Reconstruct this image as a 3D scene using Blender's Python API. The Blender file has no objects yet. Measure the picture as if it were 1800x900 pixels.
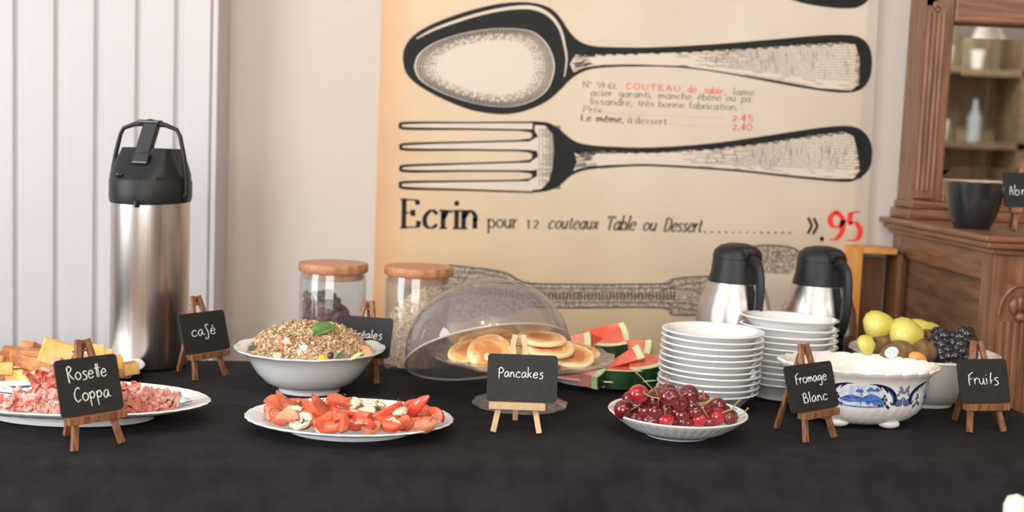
import bpy, bmesh, math, random
from mathutils import Vector, Matrix, noise
from mathutils.geometry import tessellate_polygon
from math import sin, cos, pi, radians as R
random.seed(7)
S = bpy.context.scene
COL = S.collection
# ------------------------------------------------------------------ camera
TZ = 0.75                       # table top height
CHT = TZ + 0.39                 # camera height
FPX = 2000.0                    # focal length in pixels of an 1800 px wide frame
PITCH = math.atan(185 / FPX)
ROLL = R(2.3)
cd = bpy.data.cameras.new('camera'); cam = bpy.data.objects.new('camera', cd); COL.objects.link(cam)
cd.sensor_width = 36; cd.lens = 36 * FPX / 1800; cd.clip_start = .05
cam.matrix_world = Matrix.Translation((0, 0, CHT)) @ Matrix.Rotation(pi / 2 - PITCH, 4, 'X') @ Matrix.Rotation(ROLL, 4, 'Z')
cd.dof.use_dof = True; cd.dof.focus_distance = 1.6; cd.dof.aperture_fstop = 3.6
S.camera = cam
# ------------------------------------------------------------------ light
S.view_settings.view_transform = 'Standard'; S.view_settings.look = 'None'
S.view_settings.gamma = 1; S.view_settings.use_curve_mapping = False
S.view_settings.exposure = 0.0
W = bpy.data.worlds.new('world'); S.world = W; W.use_nodes = True
W.node_tree.nodes['Background'].inputs[0].default_value = (.86, .92, 1, 1)
W.node_tree.nodes['Background'].inputs[1].default_value = 1.0

def area(name, loc, target, sx, sy, power, col):
    l = bpy.data.lights.new(name, 'AREA'); l.shape = 'RECTANGLE'; l.size = sx; l.size_y = sy
    l.energy = power; l.color = col
    o = bpy.data.objects.new(name, l); COL.objects.link(o); o.location = loc
    o.rotation_euler = (Vector(target) - Vector(loc)).to_track_quat('-Z', 'Y').to_euler()
    return o
area('daylight_left', (-3.02, .2, 1.75), (0, .2, 1.75), 1.7, 1.9, 88, (.93, .96, 1))
area('daylight_back', (-.6, -2.98, 1.85), (-.6, 2, 1.85), 2.6, 1.7, 100, (1, .96, .91))

# ------------------------------------------------------------------ unprojection onto real planes
CM = cam.matrix_world.copy(); CO = Vector((0, 0, CHT))
def ray(px, py):
    return (CM.to_3x3() @ Vector(((px - 900) / FPX, -(py - 450) / FPX, -1))).normalized()
def at_z(px, py, z=0.0):
    d = ray(px, py); t = (TZ + z - CHT) / d.z
    return CO + d * t
def at_y(px, py, Y):
    d = ray(px, py); return CO + d * (Y / d.y)

# ------------------------------------------------------------------ materials
MC = {}
def mat(name, col, rough=.5, metal=0, col2=None, ns=20, lo=.4, hi=.6, bump=0, bs=None, coat=0, sss=0, aniso=None, stretch=None, spec=.5, detail=4, emit=0, sheen=0):
    if name in MC: return MC[name]
    m = bpy.data.materials.new(name); m.use_nodes = True; MC[name] = m
    nt = m.node_tree; N = nt.nodes; L = nt.links; b = N['Principled BSDF']
    b.inputs['Base Color'].default_value = (*col, 1); b.inputs['Roughness'].default_value = rough
    b.inputs['Metallic'].default_value = metal; b.inputs['Specular IOR Level'].default_value = spec
    b.inputs['Coat Weight'].default_value = coat; b.inputs['Coat Roughness'].default_value = .08
    b.inputs['Sheen Weight'].default_value = sheen
    if sss:
        b.inputs['Subsurface Weight'].default_value = sss; b.inputs['Subsurface Scale'].default_value = .01
    if emit:
        b.inputs['Emission Color'].default_value = (*col, 1); b.inputs['Emission Strength'].default_value = emit
    tc = mp = None
    if col2 or bump:
        tc = N.new('ShaderNodeTexCoord'); mp = N.new('ShaderNodeMapping'); L.new(tc.outputs['Object'], mp.inputs[0])
        if stretch: mp.inputs['Scale'].default_value = stretch
    if col2:
        n = N.new('ShaderNodeTexNoise'); n.inputs['Scale'].default_value = ns; n.inputs['Detail'].default_value = detail
        L.new(mp.outputs[0], n.inputs[0])
        r = N.new('ShaderNodeValToRGB'); r.color_ramp.elements[0].position = lo; r.color_ramp.elements[1].position = hi
        r.color_ramp.elements[0].color = (*col, 1); r.color_ramp.elements[1].color = (*col2, 1)
        L.new(n.outputs[0], r.inputs[0]); L.new(r.outputs[0], b.inputs['Base Color'])
    if bump:
        n = N.new('ShaderNodeTexNoise'); n.inputs['Scale'].default_value = bs or ns; n.inputs['Detail'].default_value = 3
        L.new(mp.outputs[0], n.inputs[0])
        bp = N.new('ShaderNodeBump'); bp.inputs['Strength'].default_value = min(1, bump); bp.inputs['Distance'].default_value = .002
        L.new(n.outputs[0], bp.inputs['Height']); L.new(bp.outputs[0], b.inputs['Normal'])
    return m

def glass(name, tint, refl=1.0, diffuse=0.0, rough=.03, ior=1.45, dcol=(.8, .8, .8), bump=0):
    """clear thin-walled glass or acrylic: see-through with a Fresnel reflection and a little milkiness"""
    if name in MC: return MC[name]
    m = bpy.data.materials.new(name); m.use_nodes = True; MC[name] = m
    nt = m.node_tree; N = nt.nodes; L = nt.links; N.clear()
    out = N.new('ShaderNodeOutputMaterial'); t = N.new('ShaderNodeBsdfTransparent'); t.inputs[0].default_value = (*tint, 1)
    g = N.new('ShaderNodeBsdfGlossy'); g.inputs['Roughness'].default_value = rough
    fr = N.new('ShaderNodeLayerWeight'); fr.inputs[0].default_value = .5
    pw = N.new('ShaderNodeMath'); pw.operation = 'POWER'; pw.inputs[1].default_value = 4.0; L.new(fr.outputs['Facing'], pw.inputs[0])
    k = N.new('ShaderNodeMath'); k.operation = 'MULTIPLY_ADD'; k.inputs[1].default_value = .45 * refl; k.inputs[2].default_value = .035 * refl; k.use_clamp = True
    L.new(pw.outputs[0], k.inputs[0])
    d = N.new('ShaderNodeBsdfDiffuse'); d.inputs[0].default_value = (*dcol, 1)
    a = N.new('ShaderNodeMixShader'); a.inputs[0].default_value = diffuse
    L.new(t.outputs[0], a.inputs[1]); L.new(d.outputs[0], a.inputs[2])
    x = N.new('ShaderNodeMixShader'); L.new(k.outputs[0], x.inputs[0]); L.new(a.outputs[0], x.inputs[1]); L.new(g.outputs[0], x.inputs[2])
    if bump:
        tc = N.new('ShaderNodeTexCoord'); v = N.new('ShaderNodeTexVoronoi'); v.inputs['Scale'].default_value = 60
        L.new(tc.outputs['Object'], v.inputs[0]); bp = N.new('ShaderNodeBump'); bp.inputs['Strength'].default_value = bump; bp.inputs['Distance'].default_value = .002
        L.new(v.outputs['Distance'], bp.inputs['Height']); L.new(bp.outputs[0], g.inputs['Normal']); L.new(bp.outputs[0], fr.inputs['Normal'])
    L.new(x.outputs[0], out.inputs[0])
    return m

def wood(name, c1, c2, rough=.45, sc=(3, 3, 40), ns=6, bump=.3):
    return mat(name, c1, rough, col2=c2, ns=ns, lo=.35, hi=.65, bump=bump, stretch=sc)

def porcelain_print(name, rx, ry, r0, r1, base=(.88, .88, .875), ink=(.03, .07, .3), sc=34, thr=.5):
    """white glazed porcelain with a blue transfer print in a ring band"""
    m = mat(name, base, .18, coat=.5)
    nt = m.node_tree; N = nt.nodes; L = nt.links; b = N['Principled BSDF']
    tc = N.new('ShaderNodeTexCoord'); mp = N.new('ShaderNodeMapping'); mp.inputs['Scale'].default_value = (1 / rx, 1 / ry, 0)
    L.new(tc.outputs['Object'], mp.inputs[0])
    ln = N.new('ShaderNodeVectorMath'); ln.operation = 'LENGTH'; L.new(mp.outputs[0], ln.inputs[0])
    r = N.new('ShaderNodeValToRGB'); e = r.color_ramp.elements
    e[0].position = max(0, r0 - .02); e[0].color = (0, 0, 0, 1); e[1].position = r0; e[1].color = (1, 1, 1, 1)
    for p, v in ((r1, 1), (r1 + .015, 0)):
        q = r.color_ramp.elements.new(p); q.color = (v, v, v, 1)
    L.new(ln.outputs['Value'], r.inputs[0])
    w = N.new('ShaderNodeTexWave'); w.wave_type = 'RINGS'; w.inputs['Scale'].default_value = sc; w.inputs['Distortion'].default_value = 9
    w.inputs['Detail'].default_value = 3; w.inputs['Detail Scale'].default_value = 2
    L.new(tc.outputs['Object'], w.inputs[0])
    t = N.new('ShaderNodeMath'); t.operation = 'GREATER_THAN'; t.inputs[1].default_value = thr; L.new(w.outputs[1], t.inputs[0])
    k = N.new('ShaderNodeMath'); k.operation = 'MULTIPLY'; L.new(t.outputs[0], k.inputs[0]); L.new(r.outputs[0], k.inputs[1])
    mx = N.new('ShaderNodeMixRGB'); mx.inputs[1].default_value = (*base, 1); mx.inputs[2].default_value = (*ink, 1)
    L.new(k.outputs[0], mx.inputs[0]); L.new(mx.outputs[0], b.inputs['Base Color'])
    return m

# ------------------------------------------------------------------ geometry collector
class G:
    def __init__(s): s.v = []; s.f = []; s.mi = []; s.m = 0
    def add(s, vs, fs):
        o = len(s.v); s.v += [tuple(p) for p in vs]; s.f += [tuple(i + o for i in f) for f in fs]; s.mi += [s.m] * len(fs); return s
    def box(s, c, d, M=None):
        x, y, z = [k / 2 for k in d]; c = Vector(c)
        vs = [Vector((a * x, b * y, e * z)) for a in (-1, 1) for b in (-1, 1) for e in (-1, 1)]
        vs = [(M @ p if M else p) + c for p in vs]
        return s.add(vs, [(0, 1, 3, 2), (4, 6, 7, 5), (0, 4, 5, 1), (2, 3, 7, 6), (0, 2, 6, 4), (1, 5, 7, 3)])
    def bar(s, a, b, w, h, up=(0, 0, 1)):
        a = Vector(a); b = Vector(b); d = (b - a).normalized(); x = d.cross(Vector(up))
        if x.length < 1e-4: x = d.cross(Vector((0, 1, 0)))
        x.normalize(); y = x.cross(d)
        vs = [p + x * i * w / 2 + y * j * h / 2 for p in (a, b) for i, j in ((-1, -1), (1, -1), (1, 1), (-1, 1))]
        return s.add(vs, [(3, 2, 1, 0), (4, 5, 6, 7), (0, 1, 5, 4), (1, 2, 6, 5), (2, 3, 7, 6), (3, 0, 4, 7)])
    def lathe(s, prof, n=48, rf=None, sx=1, sy=1, ox=0, oy=0, oz=0):
        vs = []; fs = []
        for j, (r, z) in enumerate(prof):
            for i in range(n):
                a = 2 * pi * i / n; k = rf(a, j, r, z) if rf else 1
                dz = 0
                if isinstance(k, tuple): k, dz = k
                vs.append((ox + r * k * cos(a) * sx, oy + r * k * sin(a) * sy, oz + z + dz))
        for j in range(len(prof) - 1):
            for i in range(n):
                a = j * n + i; b = j * n + (i + 1) % n
                fs.append((a, b, b + n, a + n))
        s.add(vs, fs)
        o = len(s.v) - len(vs)
        if prof[0][0] > 1e-6: s.f.append(tuple(o + i for i in reversed(range(n)))); s.mi.append(s.m)
        if prof[-1][0] > 1e-6: s.f.append(tuple(o + (len(prof) - 1) * n + i for i in range(n))); s.mi.append(s.m)
        return s
    def tube(s, pts, r, n=8, flat=1, up=(0, 0, 1)):
        pts = [Vector(p) for p in pts]; rs = r if isinstance(r, (list, tuple)) else [r] * len(pts)
        vs = []; fs = []; pv = None
        for i, p in enumerate(pts):
            d = (pts[min(i + 1, len(pts) - 1)] - pts[max(i - 1, 0)]).normalized()
            if pv is None:
                x = d.cross(Vector(up))
                if x.length < 1e-3: x = d.cross(Vector((1, 0, 0)))
            else: x = pv - d * pv.dot(d)
            x.normalize(); pv = x; y = d.cross(x)
            for k in range(n):
                a = 2 * pi * k / n; vs.append(p + x * cos(a) * rs[i] + y * sin(a) * rs[i] * flat)
        for i in range(len(pts) - 1):
            for k in range(n):
                a = i * n + k; b = i * n + (k + 1) % n; fs.append((a, b, b + n, a + n))
        fs.append(tuple(reversed(range(n)))); fs.append(tuple((len(pts) - 1) * n + k for k in range(n)))
        return s.add(vs, fs)
    def grid(s, fn, nu, nv, closeu=False):
        vs = [fn(i / (nu if closeu else nu - 1), j / (nv - 1)) for j in range(nv) for i in range(nu)]
        fs = [(j * nu + i, j * nu + (i + 1) % nu, (j + 1) * nu + (i + 1) % nu, (j + 1) * nu + i) for j in range(nv - 1) for i in range(nu if closeu else nu - 1)]
        return s.add(vs, fs)
    def ball(s, c, r, n=12, m=8, sc=(1, 1, 1), M=None, nz=0, seed=0):
        def f(u, v):
            a = 2 * pi * u; b = pi * (v - .5) * .998; p = Vector((cos(a) * cos(b), sin(a) * cos(b), sin(b)))
            k = 1 + nz * noise.noise(p * 1.6 + Vector((seed, seed * 2, 0))) if nz else 1
            p = Vector((p.x * sc[0], p.y * sc[1], p.z * sc[2])) * r * k
            return (M @ p if M else p) + Vector(c)
        return s.grid(f, n, m, True)
    def build(s, name, mats, parent=None, smooth=True, bevel=0, solid=0, sub=0, label=None, kind=None, auto=True, loc=None, off=-1):
        me = bpy.data.meshes.new(name); me.from_pydata(s.v, [], s.f); me.update()
        for m in (mats if isinstance(mats, (list, tuple)) else [mats]): me.materials.append(m)
        if len(me.materials) > 1: me.polygons.foreach_set('material_index', s.mi)
        if smooth: me.polygons.foreach_set('use_smooth', [True] * len(me.polygons))
        o = bpy.data.objects.new(name, me); COL.objects.link(o)
        if parent: o.parent = parent
        if loc: o.location = loc
        if solid:
            d = o.modifiers.new('solid', 'SOLIDIFY'); d.thickness = solid; d.offset = off
        if bevel:
            d = o.modifiers.new('bevel', 'BEVEL'); d.width = bevel; d.segments = 2; d.limit_method = 'ANGLE'
        if sub:
            d = o.modifiers.new('sub', 'SUBSURF'); d.levels = sub; d.render_levels = sub
        if smooth and auto: me.set_sharp_from_angle(angle=R(42))
        if label: o['label'] = label
        if kind: o['kind'] = kind
        return o

def thing(name, label, cat, loc=(0, 0, 0), rz=0, group=None):
    o = bpy.data.objects.new(name, None); COL.objects.link(o); o.empty_display_size = .02
    o.location = loc; o.rotation_euler = (0, 0, rz); o['label'] = label; o['category'] = cat
    if group: o['group'] = group
    return o
def tag(o, label, cat, group=None, kind=None):
    o['label'] = label; o['category'] = cat
    if group: o['group'] = group
    if kind: o['kind'] = kind
    return o
def struct(o, label=None):
    o['kind'] = 'structure'
    if label: o['label'] = label
    return o
def dup(root, label=None, loc=None, rot=None, scale=None):
    r = root.copy(); COL.objects.link(r)
    for ch in list(root.children):
        c = ch.copy(); COL.objects.link(c); c.parent = r
        for g in list(ch.children):
            d = g.copy(); COL.objects.link(d); d.parent = c
    if label: r['label'] = label
    if loc is not None: r.location = loc
    if rot is not None: r.rotation_euler = rot
    if scale is not None: r.scale = scale
    return r
def spline(pts, k=6):
    """Catmull-Rom through the points"""
    P = [Vector(p) for p in pts]
    if len(P) < 3: return P
    out = []
    for i in range(len(P) - 1):
        a = P[max(i - 1, 0)]; b = P[i]; c = P[i + 1]; d = P[min(i + 2, len(P) - 1)]
        for j in range(k):
            t = j / k
            out.append(.5 * ((2 * b) + (c - a) * t + (2 * a - 5 * b + 4 * c - d) * t * t + (3 * b - a - 3 * c + d) * t ** 3))
    out.append(P[-1]); return out
ORD = ['first', 'second', 'third', 'fourth', 'fifth', 'sixth', 'seventh', 'eighth', 'ninth', 'tenth', 'eleventh', 'twelfth', 'thirteenth', 'fourteenth', 'fifteenth', 'sixteenth', 'seventeenth', 'eighteenth', 'nineteenth', 'twentieth']

# ------------------------------------------------------------------ common materials
WHITE = mat('glazed_porcelain', (.88, .88, .885), .16, coat=.6)
CREAMW = mat('cream_porcelain', (.82, .79, .75), .16, coat=.6)
WALLM = mat('wall_paint', (.585, .54, .50), .75, bump=.15, bs=180)
PANEL = mat('panel_paint', (.58, .565, .58), .35, bump=.06, bs=60)
BLACKP = mat('black_plastic', (.011, .012, .015), .38, spec=.35, bump=.2, bs=900)
GLOSSB = mat('glossy_black', (.012, .012, .014), .12)
OAK = wood('cabinet_oak', (.15, .062, .028), (.29, .135, .068), .34, (14, 14, 1.6), 5, .25)
OAKH = wood('cabinet_oak_cross', (.16, .066, .03), (.30, .14, .07), .32, (2, 2, 22), 5, .25)
OAKD = wood('cabinet_panel_wood', (.12, .058, .03), (.24, .12, .066), .42, (3, 2, 14), 4, .3)
CHALKB = mat('slate_board', (.014, .0145, .0155), .6, spec=.3, col2=(.024, .024, .025), ns=140, lo=.3, hi=.8, bump=.15, bs=600)
CHALK = mat('white_chalk_ink', (.86, .86, .86), .8)
INK = mat('black_print', (.010, .011, .011), .6, spec=.25)
STEEL = mat('brushed_steel', (.68, .65, .63), .30, 1, col2=(.54, .51, .49), ns=5, stretch=(60, 60, .8), lo=.3, hi=.7)
CLEAR = glass('clear_glass', (.95, .96, .96), 1.3, .02, dcol=(.9, .9, .9))

# ================================================================== SETTING
YW = 2.5
def slab(name, c, d, m, label=None, bevel=0):
    return struct(G().box(c, d).build(name, m, smooth=False, bevel=bevel), label)
slab('wall_back', (.45, YW + .05, 1.4), (7.1, .1, 2.9), WALLM)
slab('floor', (.25, -.2, -.05), (6.7, 5.6, .1), wood('floor_boards', (.20, .12, .07), (.30, .19, .11), .4, (1, 14, 1), 4))
slab('ceiling', (.25, -.2, 2.85), (6.7, 5.6, .1), mat('ceiling_paint', (.78, .77, .75), .9))
# left wall with a window opening, rear wall with a window opening
g = G(); XL = -3.08
g.box((XL, -2.0, 1.4), (.1, 2.6, 2.8)); g.box((XL, 1.8, 1.4), (.1, 1.4, 2.8)); g.box((XL, .2, .375), (.1, 1.8, .75)); g.box((XL, .2, 2.76), (.1, 1.8, .1))
struct(g.build('wall_left', WALLM, smooth=False))
g = G(); YB = -3.05
g.box((-2.5, YB, 1.4), (1.1, .1, 2.8)); g.box((2.1, YB, 1.4), (2.8, .1, 2.8)); g.box((-.62, YB, .45), (2.66, .1, .9)); g.box((-.62, YB, 2.77), (2.66, .1, .06))
struct(g.build('wall_rear', WALLM, smooth=False))
slab('wall_right', (3.6, -.2, 1.4), (.1, 5.6, 2.8), WALLM)
WF = mat('window_paint', (.8, .8, .8), .4)
def window(name, c, w, h, ax):
    g = G()
    for t in (-1, 1):
        if ax == 'y': g.box((c[0], c[1] + t * w / 2, c[2]), (.08, .06, h)); g.box((c[0], c[1], c[2] + t * h / 2), (.08, w, .06))
        else: g.box((c[0] + t * w / 2, c[1], c[2]), (.06, .08, h)); g.box((c[0], c[1], c[2] + t * h / 2), (w, .08, .06))
    if ax == 'y': g.box(c, (.05, .05, h)); g.box(c, (.05, w, .03))
    else: g.box(c, (.05, .05, h)); g.box(c, (w, .05, .03))
    return struct(g.build(name, WF, smooth=False))
window('window_1', (XL + .03, .2, 1.74), 1.8, 1.95, 'y')
window('window_2', (-.62, YB + .03, 1.83), 2.66, 1.82, 'x')

# white boarded panelling standing proud of the wall on the left
YP = 2.4
def pxX(px, Y, py=300): return at_y(px, py, Y).x
box = struct(G().box(((pxX(380, YP) - 2.0) / 2, (YP + .008 + YW) / 2, 1.35), (pxX(380, YP) + 2.0, YW - YP - .009, 2.7)).build('trim_1', PANEL, smooth=False), 'white boarded panelling standing proud of the wall')
edges = [(-620 + 72 * k, -570 + 72 * k) for k in range(8)]
edges = [(-31 - 72 * k, 22 - 72 * k) for k in range(8, 0, -1)] + [(-31, 22), (41, 93), (113, 163), (184, 235), (254, 303), (322, 366)]
for a, b in edges:
    x0 = pxX(a, YP); x1 = pxX(b, YP); bw = .006
    g = G(); pr = [(x0 - .009, .010), (x0, 0), (x1, 0), (x1 + .004, .010)]
    vs = [(x, YP + y, z) for z in (.02, 2.7) for x, y in pr]
    g.add(vs, [(0, 1, 5, 4), (1, 2, 6, 5), (2, 3, 7, 6), (3, 0, 4, 7), (3, 2, 1, 0), (4, 5, 6, 7)])
    o = g.build('plank', PANEL, box, smooth=False, bevel=.0012)
x0 = pxX(371, YP); x1 = pxX(380, YP)
G().box(((x0 + x1) / 2, YP + .004, 1.35), (x1 - x0, .012, 2.7)).build('edge_strip', PANEL, box, smooth=False, bevel=.0015)

# ================================================================== POSTER
YQ = YW - .012
def pposter():
    m = mat('poster_paper', (.85, .64, .42), .6)
    nt = m.node_tree; N = nt.nodes; L = nt.links; b = N['Principled BSDF']
    tc = N.new('ShaderNodeTexCoord'); sp = N.new('ShaderNodeSeparateXYZ'); L.new(tc.outputs['Generated'], sp.inputs[0])
    rx = N.new('ShaderNodeValToRGB'); e = rx.color_ramp.elements     # printed tint across the sheet
    e[0].position = 0; e[0].color = (.82, .49, .28, 1); e[1].position = .07; e[1].color = (.85, .64, .43, 1)
    for p, c in ((.35, (.84, .70, .53)), (.7, (.80, .70, .57)), (.962, (.76, .66, .54)), (.966, (.64, .57, .50))):
        q = e.new(p); q.color = (*c, 1)
    L.new(sp.outputs[0], rx.inputs[0])
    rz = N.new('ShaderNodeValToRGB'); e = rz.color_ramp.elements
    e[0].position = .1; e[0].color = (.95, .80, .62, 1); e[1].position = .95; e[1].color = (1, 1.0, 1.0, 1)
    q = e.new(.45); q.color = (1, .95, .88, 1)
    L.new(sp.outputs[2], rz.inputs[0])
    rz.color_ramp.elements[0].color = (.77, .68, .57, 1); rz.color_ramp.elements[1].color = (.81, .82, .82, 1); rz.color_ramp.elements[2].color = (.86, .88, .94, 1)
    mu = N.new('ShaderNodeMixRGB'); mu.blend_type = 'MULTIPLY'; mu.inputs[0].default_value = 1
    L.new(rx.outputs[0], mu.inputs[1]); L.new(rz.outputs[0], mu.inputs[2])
    n = N.new('ShaderNodeTexNoise'); n.inputs['Scale'].default_value = 5; n.inputs['Detail'].default_value = 5; L.new(tc.outputs['Object'], n.inputs[0])
    r2 = N.new('ShaderNodeValToRGB'); r2.color_ramp.elements[0].color = (.93, .90, .87, 1); r2.color_ramp.elements[1].color = (1.04, 1.03, 1.02, 1)
    r2.color_ramp.elements[0].position = .3; r2.color_ramp.elements[1].position = .7
    L.new(n.outputs[0], r2.inputs[0])
    m2 = N.new('ShaderNodeMixRGB'); m2.blend_type = 'MULTIPLY'; m2.inputs[0].default_value = 1
    L.new(mu.outputs[0], m2.inputs[1]); L.new(r2.outputs[0], m2.inputs[2]); L.new(m2.outputs[0], b.inputs['Base Color'])
    return m
TL = at_y(671, 0, YQ); BLp = at_y(653, 640, YQ); TRp = at_y(1545, 0, YQ); BRp = at_y(1514, 640, YQ)
def ext(a, b, t): return a + (b - a) * t
tl = ext(BLp, TL, 1.35); tr = ext(BRp, TRp, 1.35); bl = ext(TL, BLp, 1.05); br = ext(TRp, BRp, 1.05)
poster = thing('wall_poster', 'big cream vintage cutlery poster with spoon, fork and price lettering on the wall', 'poster', (0, YQ, 0))
g = G(); base = [Vector((p.x, 0, p.z)) for p in (bl, br, tr, tl)]
g.add(base + [p + Vector((0, .011, 0)) for p in base], [(0, 1, 2, 3), (7, 6, 5, 4), (0, 4, 5, 1), (1, 5, 6, 2), (2, 6, 7, 3), (3, 7, 4, 0)])
g.build('printed_sheet', pposter(), poster, smooth=False)
CREAMP = mat('print_highlight', (.68, .60, .50), .6)
GREYP = mat('print_grey', (.22, .19, .15), .6, col2=(.55, .47, .36), ns=160, lo=.42, hi=.60)
REDP = mat('print_red', (.78, .035, .03), .6)
SOFTINK = mat('print_faded_ink', (.16, .13, .085), .6)
SOFTRED = mat('print_faded_red', (.80, .17, .12), .6)
def onp(p, lay):            # picture point on the sheet, LAY ink layers proud of the paper
    q = at_y(p[0], p[1], YQ); return Vector((q.x, -.0003 * lay, q.z))
def subdivide(pts, tris, maxe):
    pts = [Vector(p) for p in pts]; tris = [tuple(t) for t in tris]; mid = {}
    for _ in range(6):
        out = []; done = True
        def long(a, b): return (pts[a] - pts[b]).length > maxe
        def m(a, b):
            k = (min(a, b), max(a, b))
            if k not in mid: mid[k] = len(pts); pts.append((pts[a] + pts[b]) / 2)
            return mid[k]
        for a, b, c in tris:
            e = [long(a, b), long(b, c), long(c, a)]; n = sum(e)
            if n == 0: out.append((a, b, c)); continue
            done = False
            if n == 3: x, y, z = m(a, b), m(b, c), m(c, a); out += [(a, x, z), (x, b, y), (z, y, c), (x, y, z)]
            elif n == 2:
                if not e[0]: a, b, c = c, a, b
                elif not e[1]: a, b, c = a, b, c; a, b, c = a, b, c
                if not e[0]: a, b, c = c, a, b
                if e[0] and e[2]: a, b, c = c, a, b       # now long: ab, bc or (ca, ab) rotated
                E_ = [long(a, b), long(b, c), long(c, a)]
                while E_[2]: a, b, c = b, c, a; E_ = [long(a, b), long(b, c), long(c, a)]
                x, y = m(a, b), m(b, c); out += [(x, b, y), (a, x, y), (a, y, c)]
            else:
                while not long(a, b): a, b, c = b, c, a
                x = m(a, b); out += [(a, x, c), (x, b, c)]
        tris = out
        if done: break
    return pts, tris
class Ink(G):
    def poly(s, pts, lay=1, smooth=0, conv=onp):
        P = [Vector((p[0], p[1], 0)) for p in pts]
        if smooth: P = spline(P + [P[0]], smooth)[:-1]
        tri = tessellate_polygon([P])
        if getattr(s, 'fine', 0): P, tri = subdivide(P, tri, s.fine)
        s.add([conv(p, lay) for p in P], [tuple(t) for t in tri]); return s
    def ribbon(s, pts, w, lay=2, k=5, conv=onp):
        n0 = len(pts); ws = w if isinstance(w, (list, tuple)) else [w] * n0
        Q = spline([Vector((p[0], p[1], ws[i])) for i, p in enumerate(pts)], k)
        vs = []
        for i, p in enumerate(Q):
            a = Q[max(i - 1, 0)]; b = Q[min(i + 1, len(Q) - 1)]; d = Vector((b.x - a.x, b.y - a.y)); d = d.normalized() if d.length > 1e-9 else Vector((1, 0))
            nx, ny = -d.y * p.z / 2, d.x * p.z / 2
            vs += [conv((p.x + nx, p.y + ny), lay), conv((p.x - nx, p.y - ny), lay)]
        s.add(vs, [(2 * i, 2 * i + 1, 2 * i + 3, 2 * i + 2) for i in range(len(Q) - 1)]); return s
# --- black shapes
k1 = Ink()
k1.poly([(708,102),(711,84),(726,63),(760,42),(820,20),(880,6),(930,4),(965,13),(985,31),(1000,54),(1018,72),(1044,81),(1090,83),(1150,83),(1250,78),(1350,70),(1430,63),(1485,61),(1512,66),(1528,82),(1533,108),(1529,137),(1515,156),(1490,163),(1440,159),(1380,149),(1300,134),(1240,124),(1180,118),(1110,117),(1060,119),(1030,124),(1005,138),(985,158),(960,179),(920,196),(880,201),(830,194),(780,175),(735,150),(713,127)], 1, 3)
k1.poly([(936,213),(936.3,213),(945,213.5),(965,216),(985,228),(1005,245),(1030,254),(1080,258),(1150,259),(1250,252),(1350,238),(1430,226),(1485,221),(1514,228),(1530,249),(1533,275),(1526,300),(1505,316),(1480,320),(1400,313),(1300,302),(1200,295),(1130,292),(1070,295),(1030,299),(1005,308),(985,325),(965,335),(945,338),(936.3,338.6),(936,338.6),(935.8,300),(935.8,250)], 1, 3)
k1.poly([(1150,-60),(1350,-20),(1392,0),(1440,11),(1492,15),(1516,9),(1531,-8),(1534,-40),(1500,-70)], 1, 3)
for t0, t1, e0, e1 in (((704,219),(704,222),(936,215),(936,229)), ((705,256),(705,259),(936,247),(936,265)), ((705,294),(705,297),(936,284),(936,301)), ((704,323),(704,327),(936,317),(936,338))):
    k1.ribbon([e0, ((t0[0]*.5+e0[0]*.5), (t0[1]+e0[1])/2-1.5), (t0[0]+12, t0[1]-3), (t0[0], (t0[1]+t1[1])/2), (t1[0]+12, t1[1]+4), ((t1[0]*.5+e1[0]*.5), (t1[1]+e1[1])/2+1.5), e1], [3.2,3.2,4.5,5,5,3.5,3.2], 1)
for y0, y1 in ((229, 247), (265, 284), (301, 317)):
    k1.ribbon([(915,y0+.5),(934,y0+2),(939,(y0+y1)/2),(934,y1-2),(915,y1-.5)], [2.5,5,8,5,2.5], 2)
k1.build('black_print', INK, poster, smooth=False)
# --- highlights
k2 = Ink()
k2.ribbon([(732,68),(760,53),(800,38),(850,23),(900,14),(938,14),(966,27),(984,50),(992,78),(996,105),(992,135)], [2,4,5,5,6,7,6,5,4,3,2], 2)
k2.poly([(728,118),(734,98),(758,78),(800,62),(850,52),(895,50),(935,55),(960,75),(973,102),(974,128),(962,158),(935,178),(895,188),(845,184),(800,172),(762,156),(736,138)], 2, 3)
k2.poly([(1012,96),(1060,94),(1120,93),(1200,92),(1300,86),(1400,79),(1480,75),(1503,78),(1512,104),(1510,148),(1496,159),(1440,155),(1350,139),(1270,126),(1200,116),(1110,113),(1060,114),(1030,118),(1008,127),(1002,112)], 2)
k2.poly([(940,220),(958,221),(972,236),(974,262),(972,292),(965,318),(952,332),(938,334),(920,333),(930,317),(944,310),(944,298),(932,300),(932,285),(946,275),(944,265),(932,264),(932,248),(946,240),(940,230)], 3)
k2.poly([(1010,268),(1060,266),(1150,267),(1250,262),(1350,250),(1430,238),(1485,232),(1500,240),(1506,262),(1512,300),(1500,314),(1460,314),(1400,309),(1300,298),(1200,291),(1130,288),(1070,290),(1035,293),(1008,300),(1014,284)], 2)
for t0, e0, e1 in (((712,220),(936,217),(936,227)), ((712,257),(936,249),(936,263)), ((712,296),(936,286),(936,299)), ((712,325),(936,319),(936,335))):
    k2.poly([t0, (760,t0[1]-3.5), e0, e1, (760,t0[1]+3)], 1)
k2.build('highlight_print', CREAMP, poster, smooth=False)
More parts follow.
